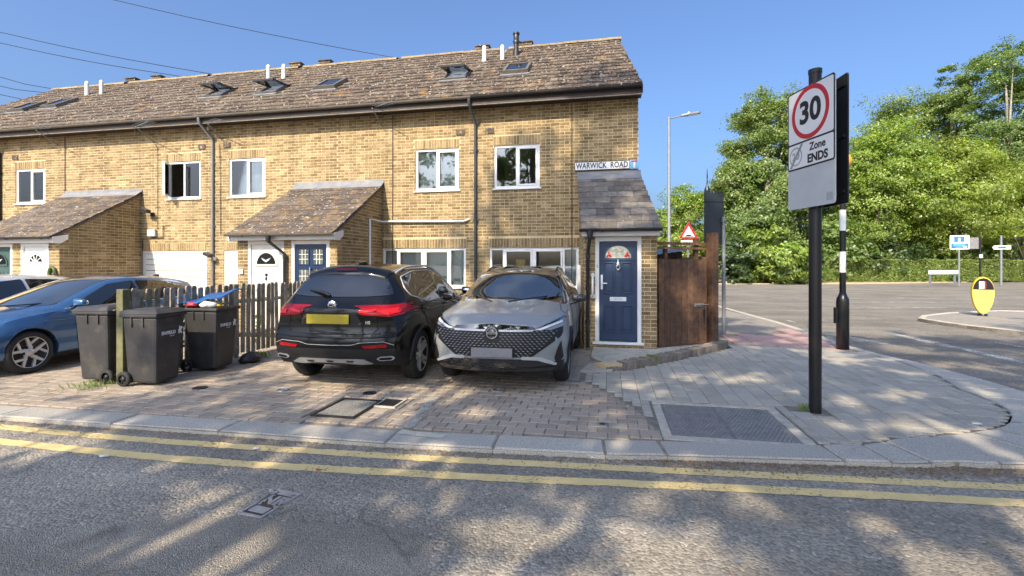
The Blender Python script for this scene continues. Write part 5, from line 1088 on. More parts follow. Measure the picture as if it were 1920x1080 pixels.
t, X = post_at(1838, 531, 4.1, 'dark_sign_back', 'dark back of a square sign on a thin black post by the hedge', .07, 'black'); MB().prism(rrect(-.95, .12, 3.05, 4.05, .05), .08, .12, X=X).build('plate', M['iron'], t); MB().bx(-.12, .12, -.12, -.08, 2.25, 2.55, X=X).build('notice', M['signwhite'], t)
t, X = post_at(1877, 535, 3.95, 'cycle_sign', 'narrow pale post with a small blue and white direction arm by the hedge', .085); MB().prism([(-.6, 3.0), (-.5, 2.85), (.55, 2.85), (.55, 3.15), (-.5, 3.15)], -.12, -.09, X=X).build('arm', M['signwhite'], t); MB().bx(-.25, .25, -.125, -.121, 2.91, 3.09, X=X).build('blue_panel', M['signblue'], t)
a_, b_ = G(1744, 536, .03), G(1790, 535, .03); t = thing('low_name_board', 'long low white street name board on two grey legs before the hedge', 'street sign', ((a_[0]+b_[0])/2, (a_[1]+b_[1])/2, 0)); dd = Vector((b_[0]-a_[0], b_[1]-a_[1], 0)); X = Matrix.Translation((*a_, 0)) @ Matrix.Rotation(math.atan2(dd.y, dd.x), 4, 'Z'); L = dd.length
MB().bx(-.3, L+.3, -.1, -.06, .92, 1.22, X=X).build('board', M['signwhite'], t)
for q in (0, L): MB().bx(q-.06, q+.06, -.05, .05, 0, 1.2, X=X).build('leg', M['galv'], t)
# overhead wires: run from beyond the left edge to poles behind the terrace
WL = ['highest overhead wire, sloping down to the roof ridge near the middle', 'second overhead wire from the top, ending at the left of the ridge', 'third overhead wire, just below the second', 'short dark overhead wire crossing the far left sky', 'faint overhead wire under the short dark one', 'lowest overhead wire skimming the far left roof edge']
for lab, pq in zip(WL, ((215, 0, 745, 109), (0, 60, 400, 139), (0, 80, 340, 143), (0, 144, 112, 167), (0, 160, 85, 172), (0, 176, 50, 186))):
    p, q = pq[:2], pq[2:]; Y = 21.0; ax, az = V(p[0], p[1], Y); bx_, bz = V(q[0], q[1], Y); n = 24; k = (bz-az)/(bx_-ax); pts = []
    xs0, xs1 = ax-(26 if p[0] == 0 else 30), bx_+9
    for i in range(n+1):
        x = xs0+(xs1-xs0)*i/n; tt = (x-ax)/(bx_-ax); pts.append((x, Y, az+k*(x-ax)-.5*max(0, tt*(1-tt))))
    tag(MB().tube(pts, .018, 5, caps=False).build('overhead_wire', M['black']), lab, 'overhead wire', 'wires crossing the sky at upper left')
# ---------------------------------------------------------------- cars
def curve(keys, xs, s=.06):
    kx = np.array([k[0] for k in keys], float); kv = np.array([k[1] for k in keys], float)
    fx = np.arange(-1.0, 6.5, .01); fv = np.interp(fx, kx, kv); n = max(1, int(3*s/.01)); w_ = np.exp(-.5*(np.arange(-n, n+1)*.01/s)**2); w_ /= w_.sum()
    return np.interp(xs, fx, np.convolve(np.pad(fv, n, mode='edge'), w_, mode='valid'))
def paint(name, col, metal=.3, rough=.28, flake=.05, coat=1):
    m, n, l, b = nmat(name); b.inputs['Base Color'].default_value = c4(col); b.inputs['Metallic'].default_value = metal; b.inputs['Roughness'].default_value = rough
    b.inputs['Coat Weight'].default_value = coat; b.inputs['Coat Roughness'].default_value = .02 if coat > .9 else .07
    b.inputs['Specular IOR Level'].default_value = .15 if max(col) < .02 else .5
    p = pos(n); l.new(mixc(n, l, noi(n, l, p, 900, 2), tuple(c*(1-flake) for c in col), tuple(min(1, c*(1+flake)) for c in col)), b.inputs['Base Color']); return m
def tinted(name, col, rough=.02):
    m, n, l, b = nmat(name); b.inputs['Base Color'].default_value = c4(col); b.inputs['Roughness'].default_value = rough; b.inputs['IOR'].default_value = 1.75; b.inputs['Coat Weight'].default_value = .8; b.inputs['Coat Roughness'].default_value = .01; return m
M['carglass'] = tinted('car_glass', (.012, .014, .015)); M['windscreen'] = tinted('windscreen_glass', (.03, .036, .04)); M['windscreen'].node_tree.nodes['Principled BSDF'].inputs['IOR'].default_value = 2.3
M['clad'] = mat('cladding_plastic', (.016, .016, .017), .5, var=.1, spec=.35); M['gloss'] = tinted('gloss_black', (.008, .008, .009), .06)
M['tail'] = tinted('tail_lamp_red', (.30, .004, .010), .08); M['tail2'] = tinted('tail_lamp_bright', (.62, .015, .02), .12)
for q_ in ('tail', 'tail2'): M[q_].node_tree.nodes['Principled BSDF'].inputs['IOR'].default_value = 1.4; M[q_].node_tree.nodes['Principled BSDF'].inputs['Coat Weight'].default_value = .15; M['lampglass'] = tinted('head_lamp', (.20, .22, .24), .05); M['seam'] = mat('panel_gap', (.006, .006, .006), .8)
M['tyre'] = M['rubber']; M['rimdark'] = mat('dark_alloy', (.03, .03, .032), .35, metal=.5); M['rim'] = mat('bright_alloy', (.60, .60, .61), .3, metal=.35, var=.03); M['welldark'] = mat('wheel_well', (.008, .008, .008), .9)
class Car:
    def __init__(s, name, label, group, S, loc, rz):
        s.S = S; s.t = thing(name, label, 'car', loc, rz, group, local=True); L, W = S['L'], S['W']; s.L, s.W = L, W
        ys = list(np.linspace(0, L, 88))+[.008, .02, .035, L-.008, L-.02, L-.035]
        for yc in S['axles']:
            for e in np.linspace(-1, 1, 33): ys.append(yc+S['arch']*math.sin(e*math.pi/2))
            ys += [yc-S['arch']-.004, yc+S['arch']+.004]
        ys = np.array(sorted(set(np.round(np.clip(ys, 0, L), 4)))); N = len(ys)
        zb = curve(S['zb'], ys); belt = curve(S['belt'], ys, S.get('sm', .06)); zre = curve(S['zre'], ys, S.get('sm', .06)); zt = curve(S['zt'], ys, S.get('sm', .06)); hw = curve(S['hw'], ys, .05); xr = curve(S['xr'], ys, .08)
        nS, nG, nR = 11, 6, 6; rows = []
        for i, y in enumerate(ys):
            zl = zb[i]
            for yc in S['axles']:
                d = abs(y-yc)
                if d < S['arch']: zl = max(zl, S['wz']+math.sqrt(S['arch']**2-d*d))
            pts = [(0, zl), (hw[i]*.5, zl), (hw[i]*.84, zl)]; b = belt[i]; zb0 = zb[i]
            for k in range(nS+1):
                t = k/nS; z = zl+(b-zl)*t; q = (z-zb0)/(b-zb0)
                f = 1-.075*max(0, (.30-q)/.30)**2-.055*max(0, (q-.62)/.38)**2+.012*math.exp(-((q-.60)/.10)**2)-.010*math.exp(-((q-.38)/.14)**2)
                pts.append((hw[i]*f, z))
            xb = pts[-1][0]; xr_ = min(xr[i], xb-.01); zr = max(zre[i], b+.008)
            for k in range(1, nG+1):
                t = k/nG; bl = .018*math.sin(math.pi*t)*min(1, (zr-b)/.3); pts.append((xb+(xr_-xb)*t+bl, b+(zr-b)*t))
            zc = max(zt[i], zr+.004)
            for k in range(1, nR+1):
                t = 1-k/nR; pts.append((xr_*t, zr+(zc-zr)*(1-t**2.2)))
            rows.append([(x, y, z) for x, z in pts])
        n = len(rows[0]); s.n = n; nose, tail = S['nose'], S['tail']; nzx = np.array([k[0] for k in nose]); nzv = np.array([k[1] for k in nose]); tzx = np.array([k[0] for k in tail]); tzv = np.array([k[1] for k in tail])
        gz = np.linspace(0, 2, 401); kern = np.exp(-.5*(np.arange(-24, 25)*.005/.03)**2); kern /= kern.sum()
        nv = np.convolve(np.pad(np.interp(gz, nzx, nzv), 24, mode='edge'), kern, mode='valid'); tv = np.convolve(np.pad(np.interp(gz, tzx, tzv), 24, mode='edge'), kern, mode='valid')
        def warp(x, y, z):
            q = abs(x)/(W/2)
            if y < .8: f = (1-y/.8)**2; y += f*(float(np.interp(z, gz, nv))+S['bowf']*q**2.6)
            elif L-y < .8: f = (1-(L-y)/.8)**2; y -= f*(float(np.interp(z, gz, tv))+S['bowr']*q**2.8)
            return (x, y, z)
        V_ = []; F_ = []
        for r_ in rows: V_ += [warp(*p) for p in r_]
        off = len(V_)
        for r_ in rows: V_ += [warp(-p[0], p[1], p[2]) for p in r_]
        for i in range(N-1):
            for k in range(n-1):
                a, b, c, d = i*n+k, i*n+k+1, (i+1)*n+k+1, (i+1)*n+k
                F_.append((a, d, c, b)); F_.append((off+a, off+b, off+c, off+d))
        for i, flip in ((0, False), (N-1, True)):
            m_ = 12; base = len(V_)
            for p in rows[i]:
                for j in range(m_+1): V_.append(warp(-p[0]+2*p[0]*j/m_, p[1], p[2]))
            for k in range(n-1):
                for j in range(m_): q = (base+k*(m_+1)+j, base+k*(m_+1)+j+1, base+(k+1)*(m_+1)+j+1, base+(k+1)*(m_+1)+j); F_.append(q if not flip else q[::-1])
        me = bpy.data.meshes.new('body'); me.from_pydata(V_, [], F_); bm = bmesh.new(); bm.from_mesh(me); bmesh.ops.remove_doubles(bm, verts=bm.verts, dist=1e-4); bmesh.ops.recalc_face_normals(bm, faces=bm.faces)
        mats = S['mats']
        for f in bm.faces:
            f.smooth = True; c = f.calc_center_median()
            if S['clad'] and c.z < float(np.interp(c.y, [k[0] for k in S['clad']], [k[1] for k in S['clad']])): f.material_index = 1
            if abs(f.normal.z) > .6 and c.z < S['wz']+S['arch']+.02 and f.normal.z < 0: f.material_index = 2
            if S.get('dark_top') and 1.12 < c.y < 4.15 and c.z > float(np.interp(c.y, ys, belt))+.035: f.material_index = 3
        s.bvh = BVHTree.FromBMesh(bm); bm.to_mesh(me); bm.free()
        for m in (mats['paint'], M['clad'], M['welldark'], M['gloss']): me.materials.append(m)
        o = bpy.data.objects.new('body', me); COL.objects.link(o); o.parent = s.t; OFF[o.name] = Vector((0, 0, 0)); s.body = o
        md = o.modifiers.new('edge', 'EDGE_SPLIT'); md.split_angle = R(42)
        for yc in S['axles']:
            for sd in (-1, 1): s.wheel(sd, yc)
    def hit(s, a, b, view):
        if view == 'front': o, d = Vector((a, -3, b)), Vector((0, 1, 0))
        elif view == 'rear': o, d = Vector((a, s.L+3, b)), Vector((0, -1, 0))
        elif view == 'right': o, d = Vector((3, a, b)), Vector((-1, 0, 0))
        elif view == 'left': o, d = Vector((-3, a, b)), Vector((1, 0, 0))
        else: o, d = Vector((a, b, 4)), Vector((0, 0, -1))
        h = s.bvh.ray_cast(o, d); return (h[0], h[1], d) if h[0] is not None else None
    def patch(s, name, poly, view, m, off=.006, step=.045, parent=None, skirt=.03):
        """a fitted panel: outline drawn in one view, laid on the bodywork and given an edge"""
        bm = bmesh.new(); vs = [bm.verts.new((p[0], p[1], 0)) for p in poly]; bm.faces.new(vs)
        xs = [p[0] for p in poly]; zs = [p[1] for p in poly]
        for ax, lo, hi in ((0, min(xs), max(xs)), (1, min(zs), max(zs))):
            k = max(1, int((hi-lo)/step))
            for i in range(1, k+1):
                c = lo+(hi-lo)*i/(k+1); pn = Vector((1, 0, 0)) if ax == 0 else Vector((0, 1, 0)); co = pn*c
                bmesh.ops.bisect_plane(bm, geom=bm.verts[:]+bm.edges[:]+bm.faces[:], plane_co=co, plane_no=pn, dist=1e-5)
        bmesh.ops.triangulate(bm, faces=bm.faces[:]); last = None; bad = []
        for v in bm.verts:
            h = s.hit(v.co.x, v.co.y, view)
            if h is None: bad.append(v); continue
            v.co = h[0]-h[2]*off*.6+h[1]*off*.6*(1 if h[1].dot(h[2]) < 0 else -1); last = h[2]
        if bad: bmesh.ops.delete(bm, geom=bad, context='VERTS')
        if not bm.faces: bm.free(); return None
        be = [e for e in bm.edges if e.is_boundary]; r = bmesh.ops.extrude_edge_only(bm, edges=be)
        for v in (g_ for g_ in r['geom'] if isinstance(g_, bmesh.types.BMVert)): v.co += last*skirt
        for f in bm.faces: f.smooth = True
        bmesh.ops.recalc_face_normals(bm, faces=bm.faces)
        me = bpy.data.meshes.new(name); bm.to_mesh(me); bm.free(); me.materials.append(m); o = bpy.data.objects.new(name, me); COL.objects.link(o); o.parent = parent or s.t; OFF[o.name] = Vector((0, 0, 0))
        md = o.modifiers.new('edge', 'EDGE_SPLIT'); md.split_angle = R(50); return o
    def line(s, name, pts, view, m, r=.008, closed=False, off=.0, parent=None, step=.06):
        if closed: pts = list(pts)+[pts[0]]
        out = []
        for (a, b), (c, d) in zip(pts[:-1], pts[1:]):
            k = max(1, int(math.hypot(c-a, d-b)/step))
            for i in range(k): out.append((a+(c-a)*i/k, b+(d-b)*i/k))
        out.append(pts[-1]); P = []
        for a, b in out:
            h = s.hit(a, b, view)
            if h: P.append(h[0]-h[2]*off)
        if len(P) > 1: return MB().tube(P, r, 6).build(name, m, parent or s.t)
    def sides(s, fn, name, pts, m, **k):
        return [getattr(s, fn)(name, pts, v, m, **k) for v in ('right', 'left')]
    def wheel(s, sd, yc):
        S = s.S; Rw, tw = S['wr'], .225; Rr = S.get('rr', Rw*.70); X = Matrix.Translation((sd*(s.W/2-.125), yc, Rw-.004)) @ Matrix.Rotation(R(90)*sd, 4, 'Y')
        e = tw/2; wd = MB().lathe([(.0, e-.055), (Rr*.9, e-.055), (Rr*.93, e-.02), (Rr, e-.012), (Rr, -e)], 40, X=X).build('wheel', M['rimdark'], s.t)
        MB().lathe([(Rr-.01, -e), (Rr+.02, -e), (Rw-.03, -e+.012), (Rw-.004, -e+.045), (Rw, -e*.3), (Rw, e*.3), (Rw-.004, e-.045), (Rw-.03, e-.008), (Rr+.04, e), (Rr+.008, e-.004), (Rr-.006, e-.02)], 48, X=X).build('tyre', M['tyre'], wd)
        mb = MB(); z = e-.018
        st = S.get('spokes', 'five')
        def bar(a0, r0, a1, r1, w0, w1, zz=z, th=.03):
            p0 = Vector((r0*math.cos(a0), r0*math.sin(a0), zz-.012)); p1 = Vector((r1*math.cos(a1), r1*math.sin(a1), zz)); d = (p1-p0).normalized(); q = Vector((-d.y, d.x, 0)).normalized(); dn = Vector((0, 0, -th))
            vs = [p0+q*w0, p0-q*w0, p1-q*w1, p1+q*w1]; mb.add([X @ v for v in vs+[v+dn for v in vs]], [(0, 1, 2, 3), (7, 6, 5, 4), (0, 4, 5, 1), (1, 5, 6, 2), (2, 6, 7, 3), (3, 7, 4, 0)])
        for k in range(5):
            a = 2*math.pi*k/5+.3
            if st == 'star': bar(a, .055, a+.55, Rr*.97, .024, .016); bar(a+.62, .10, a-.12, Rr*.97, .013, .018)
            elif st == 'twin': bar(a-.16, .05, a-.17, Rr*.97, .020, .020); bar(a+.16, .05, a+.17, Rr*.97, .020, .020)
            else: bar(a, .04, a, Rr*.97, .04, .05)
        mb.lathe([(Rr*.94, z-.02), (Rr*.95, z+.004), (Rr, z+.004)], 40, X=X); mb.lathe([(0, z+.0), (.055, z-.002), (.062, z-.02)], 16, X=X)
        mb.build('rim', M['rim'], wd)
    def arches(s, m, r=.022, out=.012):
        S = s.S
        for yc in S['axles']:
            for v, sd in (('right', 1), ('left', -1)):
                P = []
                for i in range(25):
                    a = math.pi*(i/24)*1.0; y = yc+(S['arch']+.012)*math.cos(a); z = S['wz']+(S['arch']+.012)*math.sin(a); h = s.hit(y, z, v)
                    if h: P.append(h[0]+Vector((sd*(out-.01), 0, 0)))
                MB().tube(P, r, 8).build('arch_trim', m, s.t)
    def mirrors(s, y, z, x, m, sc=1):
        for sd in (-1, 1):
            q = x+.02; mb = MB(); vs = [(q, -.03, -.055), (q+.20*sc, .0, -.045), (q+.205*sc, .0, .05), (q, -.03, .075), (q, .085, -.055), (q+.20*sc, .085, -.045), (q+.205*sc, .085, .05), (q, .085, .075)]
            mb.add([(sd*a, y+b, z+.03+c_) for a, b, c_ in vs], [(0, 1, 2, 3), (7, 6, 5, 4), (0, 4, 5, 1), (1, 5, 6, 2), (2, 6, 7, 3), (3, 7, 4, 0)]); mo = mb.build('mirror', m, s.t, bevel=.032)
            for f in mo.data.polygons: f.use_smooth = True
            MB().tube([(sd*(x-.03), y+.02, z-.05), (sd*(x+.08), y, z-.01)], .022, 8).build('stalk', M['gloss'], mo)
            MB().lathe([(.0, 0), (.085, 0), (.085, .004), (0, .004)], 16, X=Matrix.Translation((sd*(x+.12), y+.090, z+.033)) @ Matrix.Rotation(R(-90), 4, 'X') @ Matrix.Diagonal((.95, .5, 1, 1))).build('mirror_glass', M['chrome'], mo)
    def rails(s, y0, y1, x, m):
        for sd in (-1, 1):
            P = []
            for i in range(15):
                t = i/14; y = y0+(y1-y0)*t; h = s.hit(sd*x, y, 'top')
                if h: P.append(h[0]+Vector((0, 0, .035*min(1, 6*t, 6*(1-t))-.005)))
            MB().tube(P, .016, 8).build('roof_rail', m, s.t)
def mir(p): return [(-x, z) for x, z in reversed(p)]
def rp(poly, r=.02):
    """round the corners of an outline"""
    out = []; n = len(poly)
    for i in range(n):
        a, b, c = (Vector(poly[i-1]), Vector(poly[i]), Vector(poly[(i+1) % n])); u, v = (a-b), (c-b); k = min(r, u.length*.4, v.length*.4); p0, p1 = b+u.normalized()*k, b+v.normalized()*k
        for t in (0, .33, .67, 1): q = p0*(1-t)**2+b*2*t*(1-t)+p1*t*t; out.append((q.x, q.y))
    return out
CG = 'cars parked on the brown paving'
# ---- silver crossover, nose to the street
S = dict(dark_top=True, L=4.425, W=1.838, axles=(.93, 3.595), arch=.385, wr=.352, wz=.345, spokes='twin', bowf=.30, bowr=.25,
    zb=[(0, .27), (.3, .24), (.6, .22), (3.9, .24), (4.425, .32)], hw=[(0, .80), (.12, .87), (.3, .905), (.6, .917), (3.7, .919), (4.1, .89), (4.425, .76)],
    zt=[(0, .86), (.06, .915), (.2, .97), (.6, 1.045), (1.08, 1.115), (1.9, 1.525), (2.3, 1.592), (2.8, 1.60), (3.4, 1.57), (3.95, 1.50), (4.05, 1.46), (4.36, 1.08), (4.425, .98)],
    zre=[(0, .82), (.06, .87), (.2, .925), (.6, .99), (1.12, 1.06), (1.3, 1.12), (2.05, 1.485), (2.5, 1.545), (3.3, 1.52), (3.9, 1.44), (4.02, 1.40), (4.36, 1.04), (4.425, .95)],
    belt=[(0, .74), (.2, .84), (.6, .935), (1.1, 1.01), (1.6, 1.03), (3.3, 1.08), (3.9, 1.12), (4.2, 1.05), (4.425, .88)],
    xr=[(0, .66), (.3, .76), (1.1, .77), (1.6, .73), (2.2, .625), (3.5, .60), (4.1, .60), (4.425, .66)],
    nose=[(.2, .13), (.30, .03), (.45, .02), (.6, .0), (.78, .02), (.88, .07), (1.0, .16)], tail=[(.2, .12), (.4, .02), (.7, .0), (1.0, .05), (1.1, .06)],
    clad=[(0, .40), (.4, .38), (.6, .36), (4.0, .36), (4.425, .48)], mats=dict(paint=paint('silver_paint', (.275, .29, .30), .10, .42, .05, .55)))
c = Car('parked_car', 'silver grey crossover with black mesh grille facing the street', CG, S, (-1.43, 5.86, 0), R(.5))
c.patch('windscreen', rp([(-.77, 1.15), (-.69, 1.32), (-.585, 1.535), (0, 1.575), (.585, 1.535), (.69, 1.32), (.77, 1.15), (.4, 1.122), (0, 1.114), (-.4, 1.122)], .02), 'front', M['windscreen'], .006)
MB().bx(-.33, .33, 2.25, 2.75, 1.585, 1.595).build('sunroof', M['gloss'], c.t)
h_ = [c.hit(x, y, 'top') for x in (-.5, .5) for y in (2.15, 3.6)]
c.patch('roof_panel', rp([(-.56, 2.12), (.56, 2.12), (.55, 3.9), (-.55, 3.9)], .08), 'top', M['gloss'], .004)
c.sides('patch', 'side_window', rp([(1.42, 1.075), (2.2, 1.46), (2.7, 1.50), (3.3, 1.475), (3.75, 1.30), (3.72, 1.16), (3.3, 1.125)], .03), M['carglass'])
G0 = [(-.735, .80), (-.60, .775), (-.38, .46), (.38, .46), (.60, .775), (.735, .80), (.80, .70), (.70, .60)]
GR = [(-.87, .775), (-.52, .825), (0, .835), (.52, .825), (.87, .775), (.845, .71), (.50, .47), (0, .455), (-.50, .47), (-.845, .71)]
gr_ = c.patch('grille', rp(GR, .02), 'front', M['clad'], .004, .05)
mb = MB(); vsz = 0
for j in range(11):
    z = .485+j*.030
    wmax = np.interp(z, [.47, .71, .80], [.485, .80, .82])
    for i in range(-16, 17):
        x = (i+(.5 if j % 2 else 0))*.056
        if abs(x) > wmax-.03 or (abs(x) < .30 and z < .60) or (abs(x) < .11 and z > .66): continue
        if z > .79: continue
        h = c.hit(x, z, 'front')
        if not h: continue
        p = h[0]-h[2]*.011; t_ = .017+.006*(1 if x > 0 else 1); sl2 = .006*(-1 if x > 0 else 1)
        mb.add([p+Vector((-.022, 0, sl2*-1)), p+Vector((0, -.005, -.0065)), p+Vector((.022, 0, sl2)), p+Vector((0, .002, .0045))], [(0, 1, 2, 3)])
mb.build('grille_studs', mat('stud_grey', (.17, .175, .18), .3, metal=.4), gr_, kind='stuff', fix=False)
c.patch('hood_band', rp([(-.50, .845), (0, .872), (.50, .845), (.53, .80), (0, .795), (-.53, .80)], .015), 'front', M['gloss'], .010)
c.patch('bright_bar', rp([(-.52, .805), (.52, .805), (.50, .782), (-.50, .782)], .008), 'front', M['satin'], .015, skirt=.012)
hb_ = c.hit(0, .765, 'front')[0]; XE = Matrix.Translation((0, hb_.y-.016, .765)) @ Matrix.Rotation(R(90), 4, 'X')
em = MB().lathe([(0, .0), (.088, 0), (.094, -.02)], 32, X=XE).build('emblem', M['gloss'], c.t); annulus(MB(), 0, .765, .074, .062, hb_.y-.026, hb_.y-.014).build('ring', M['chrome'], em); MB().bx(-.074, .074, hb_.y-.028, hb_.y-.014, .752, .778).build('bar', M['chrome'], em)
put('lettering', text_mesh('NISSAN', .026, M['gloss'], .001, .0008, space=1.1), em, (0, hb_.y-.029, .765), (R(90), 0, 0))
for sg in (1, -1):
    f_ = (lambda p: p) if sg == 1 else mir
    hl = c.patch('headlight', rp(f_([(.50, .795), (.55, .832), (.87, .955), (.89, .935), (.86, .87), (.62, .795)]), .012), 'front', M['lampglass'], .008)
    c.patch('lamp_mask', rp(f_([(.56, .822), (.86, .945), (.875, .925), (.62, .822)]), .008), 'front', M['gloss'], .011, parent=hl)
    c.patch('running_light', rp(f_([(.54, .808), (.84, .895), (.85, .875), (.60, .80)]), .006), 'front', M['signwhite'], .0125, parent=hl)
    c.patch('lower_lamp', rp(f_([(.62, .77), (.86, .83), (.865, .76), (.80, .71), (.69, .70)]), .012), 'front', M['clad'], .0055)
    c.patch('side_intake', rp(f_([(.80, .56), (.845, .66), (.87, .44), (.80, .36), (.765, .44)]), .012), 'front', M['clad'], .008)
    c.patch('silver_blade', rp(f_([(.36, .462), (.39, .475), (.60, .462), (.80, .375), (.78, .35), (.56, .425), (.37, .435)]), .01), 'front', M['satin'], .012)
c.patch('lower_intake', rp([(-.62, .44), (.62, .44), (.70, .365), (.50, .335), (-.50, .335), (-.70, .365)], .02), 'front', M['gloss'], .007)
c.patch('bumper_lip', rp([(-.80, .335), (.80, .335), (.70, .285), (-.70, .285)], .015), 'front', M['gloss'], .018)
hp_ = c.hit(0, .52, 'front')[0]; MB().bx(-.265, .265, hp_.y-.035, hp_.y-.022, .465, .582).build('number_plate', mat('blank_plate_grey', (.22, .22, .23), .5), c.t, bevel=.004)
for s_ in (-1, 1): MB().tube([c.hit(s_*.12, 1.02, 'front')[0]+Vector((0, -.01, .11)), c.hit(s_*.55, 1.155, 'front')[0]+Vector((0, -.012, .004))], .010, 6).build('wiper', M['black'], c.t)
for s_ in (-1, 1): c.line('bonnet_seam', [(s_*.86, .96), (s_*.80, 1.0), (s_*.76, 1.06)], 'front', M['seam'], .005)
c.mirrors(1.35, 1.09, .90, M['gloss']); c.rails(2.2, 3.9, .585, M['black']); c.arches(M['clad'], .026)
c.sides('line', 'door_seam', [(1.55, .40), (1.50, .75), (1.62, 1.05)], M['seam'], r=.005); c.sides('line', 'door_seam', [(2.62, .40), (2.60, 1.08)], M['seam'], r=.005); c.sides('line', 'window_trim', [(1.4, 1.06), (3.3, 1.115), (3.8, 1.17)], M['gloss'], r=.008)
NIS = c
# ---- black estate-like SUV, tail to the street
S = dict(L=4.574, W=1.876, axles=(.92, 3.64), arch=.395, wr=.355, wz=.35, spokes='twin', bowf=.26, bowr=.20, sm=.045,
    zb=[(0, .28), (.5, .23), (3.9, .24), (4.2, .28), (4.574, .335)], hw=[(0, .74), (.25, .88), (.6, .925), (1, .938), (3.7, .938), (4.1, .92), (4.4, .885), (4.574, .83)],
    zt=[(0, .84), (.12, .95), (.6, 1.05), (1.1, 1.12), (1.95, 1.55), (2.4, 1.635), (3.0, 1.645), (3.6, 1.62), (3.98, 1.585), (4.06, 1.555), (4.33, 1.26), (4.45, 1.14), (4.574, 1.05)],
    zre=[(0, .78), (.12, .89), (.6, .99), (1.15, 1.06), (1.35, 1.13), (2.1, 1.50), (2.6, 1.575), (3.4, 1.56), (3.9, 1.51), (4.02, 1.485), (4.32, 1.21), (4.45, 1.10), (4.574, 1.00)],
    belt=[(0, .68), (.2, .82), (.6, .935), (1.15, 1.0), (2.5, 1.04), (3.4, 1.08), (3.8, 1.13), (4.1, 1.12), (4.35, 1.07), (4.574, .93)],
    xr=[(0, .62), (.3, .72), (1.1, .76), (1.6, .72), (2.2, .64), (3.5, .62), (4.02, .585), (4.35, .69), (4.574, .74)],
    nose=[(.2, .12), (.4, .02), (.65, 0), (.8, .05), (1, .15)], tail=[(.2, .20), (.34, .10), (.50, .02), (.68, .0), (.74, .045), (.9, .06), (1.0, .035), (1.1, .06)],
    clad=[(0, .42), (.6, .40), (3.2, .40), (4.1, .50), (4.574, .56)], mats=dict(paint=paint('black_car_paint', (.004, .004, .0045), .0, .35, .1, .62)))
c = Car('parked_car', 'glossy black SUV with its red tail lamps towards the street', CG, S, (-3.60-.08, 5.52+4.574, 0), math.pi+R(2.4))
c.patch('rear_window', rp([(-.72, 1.225), (-.66, 1.33), (-.53, 1.50), (0, 1.515), (.53, 1.50), (.66, 1.33), (.72, 1.225), (.4, 1.205), (0, 1.20), (-.4, 1.205)], .03), 'rear', M['carglass'], .006)
sp = c.patch('spoiler', rp([(-.60, 3.90), (.60, 3.90), (.57, 4.075), (0, 4.115), (-.57, 4.075)], .03), 'top', S['mats']['paint'], .022, skirt=.045)
MB().bx(-.16, .16, 4.10, 4.118, 1.555, 1.572).build('high_brake_lamp', M['tail'], c.t)
wp = c.hit(.10, 1.22, 'rear')[0]; wq = c.hit(.44, 1.285, 'rear')[0]; MB().tube([wp+Vector((0, .02, 0)), wp+Vector((.08, .03, .035)), wq+Vector((0, .02, 0))], [.022, .018, .007], 8).build('wiper', M['black'], c.t)
c.sides('patch', 'side_window', rp([(1.45, 1.10), (2.2, 1.475), (2.7, 1.525), (3.35, 1.515), (3.78, 1.44), (3.90, 1.30), (3.86, 1.215), (3.3, 1.10)], .035), M['carglass'])
for W_ in ((1.42, 1.085), ): c.sides('line', 'window_trim', rp([(1.40, 1.085), (2.18, 1.490), (2.7, 1.540), (3.35, 1.53), (3.81, 1.455), (3.93, 1.30), (3.88, 1.20), (3.3, 1.085)], .05), M['satin'], r=.011, closed=True)
c.sides('patch', 'pillar_trim', [(2.60, 1.08), (2.68, 1.08), (2.70, 1.53), (2.63, 1.53)], M['gloss'], off=.009); c.sides('line', 'door_seam', [(1.6, .42), (1.55, .8), (1.6, 1.04)], M['seam'], r=.005); c.sides('line', 'door_seam', [(2.66, .42), (2.64, 1.07)], M['seam'], r=.005); c.sides('line', 'door_seam', [(3.28, .60), (3.5, .80), (3.62, 1.10), (3.9, 1.2)], M['seam'], r=.005)
for sd, v in ((1, 'right'), (-1, 'left')):
    for y in (2.5, 3.55): h = c.hit(y, 1.0, v)[0]; MB().tube([h+Vector((sd*.01, -.09, 0)), h+Vector((sd*.035, -.06, 0)), h+Vector((sd*.035, .06, .004)), h+Vector((sd*.01, .09, 0))], .014, 8).build('door_handle', S['mats']['paint'], c.t)
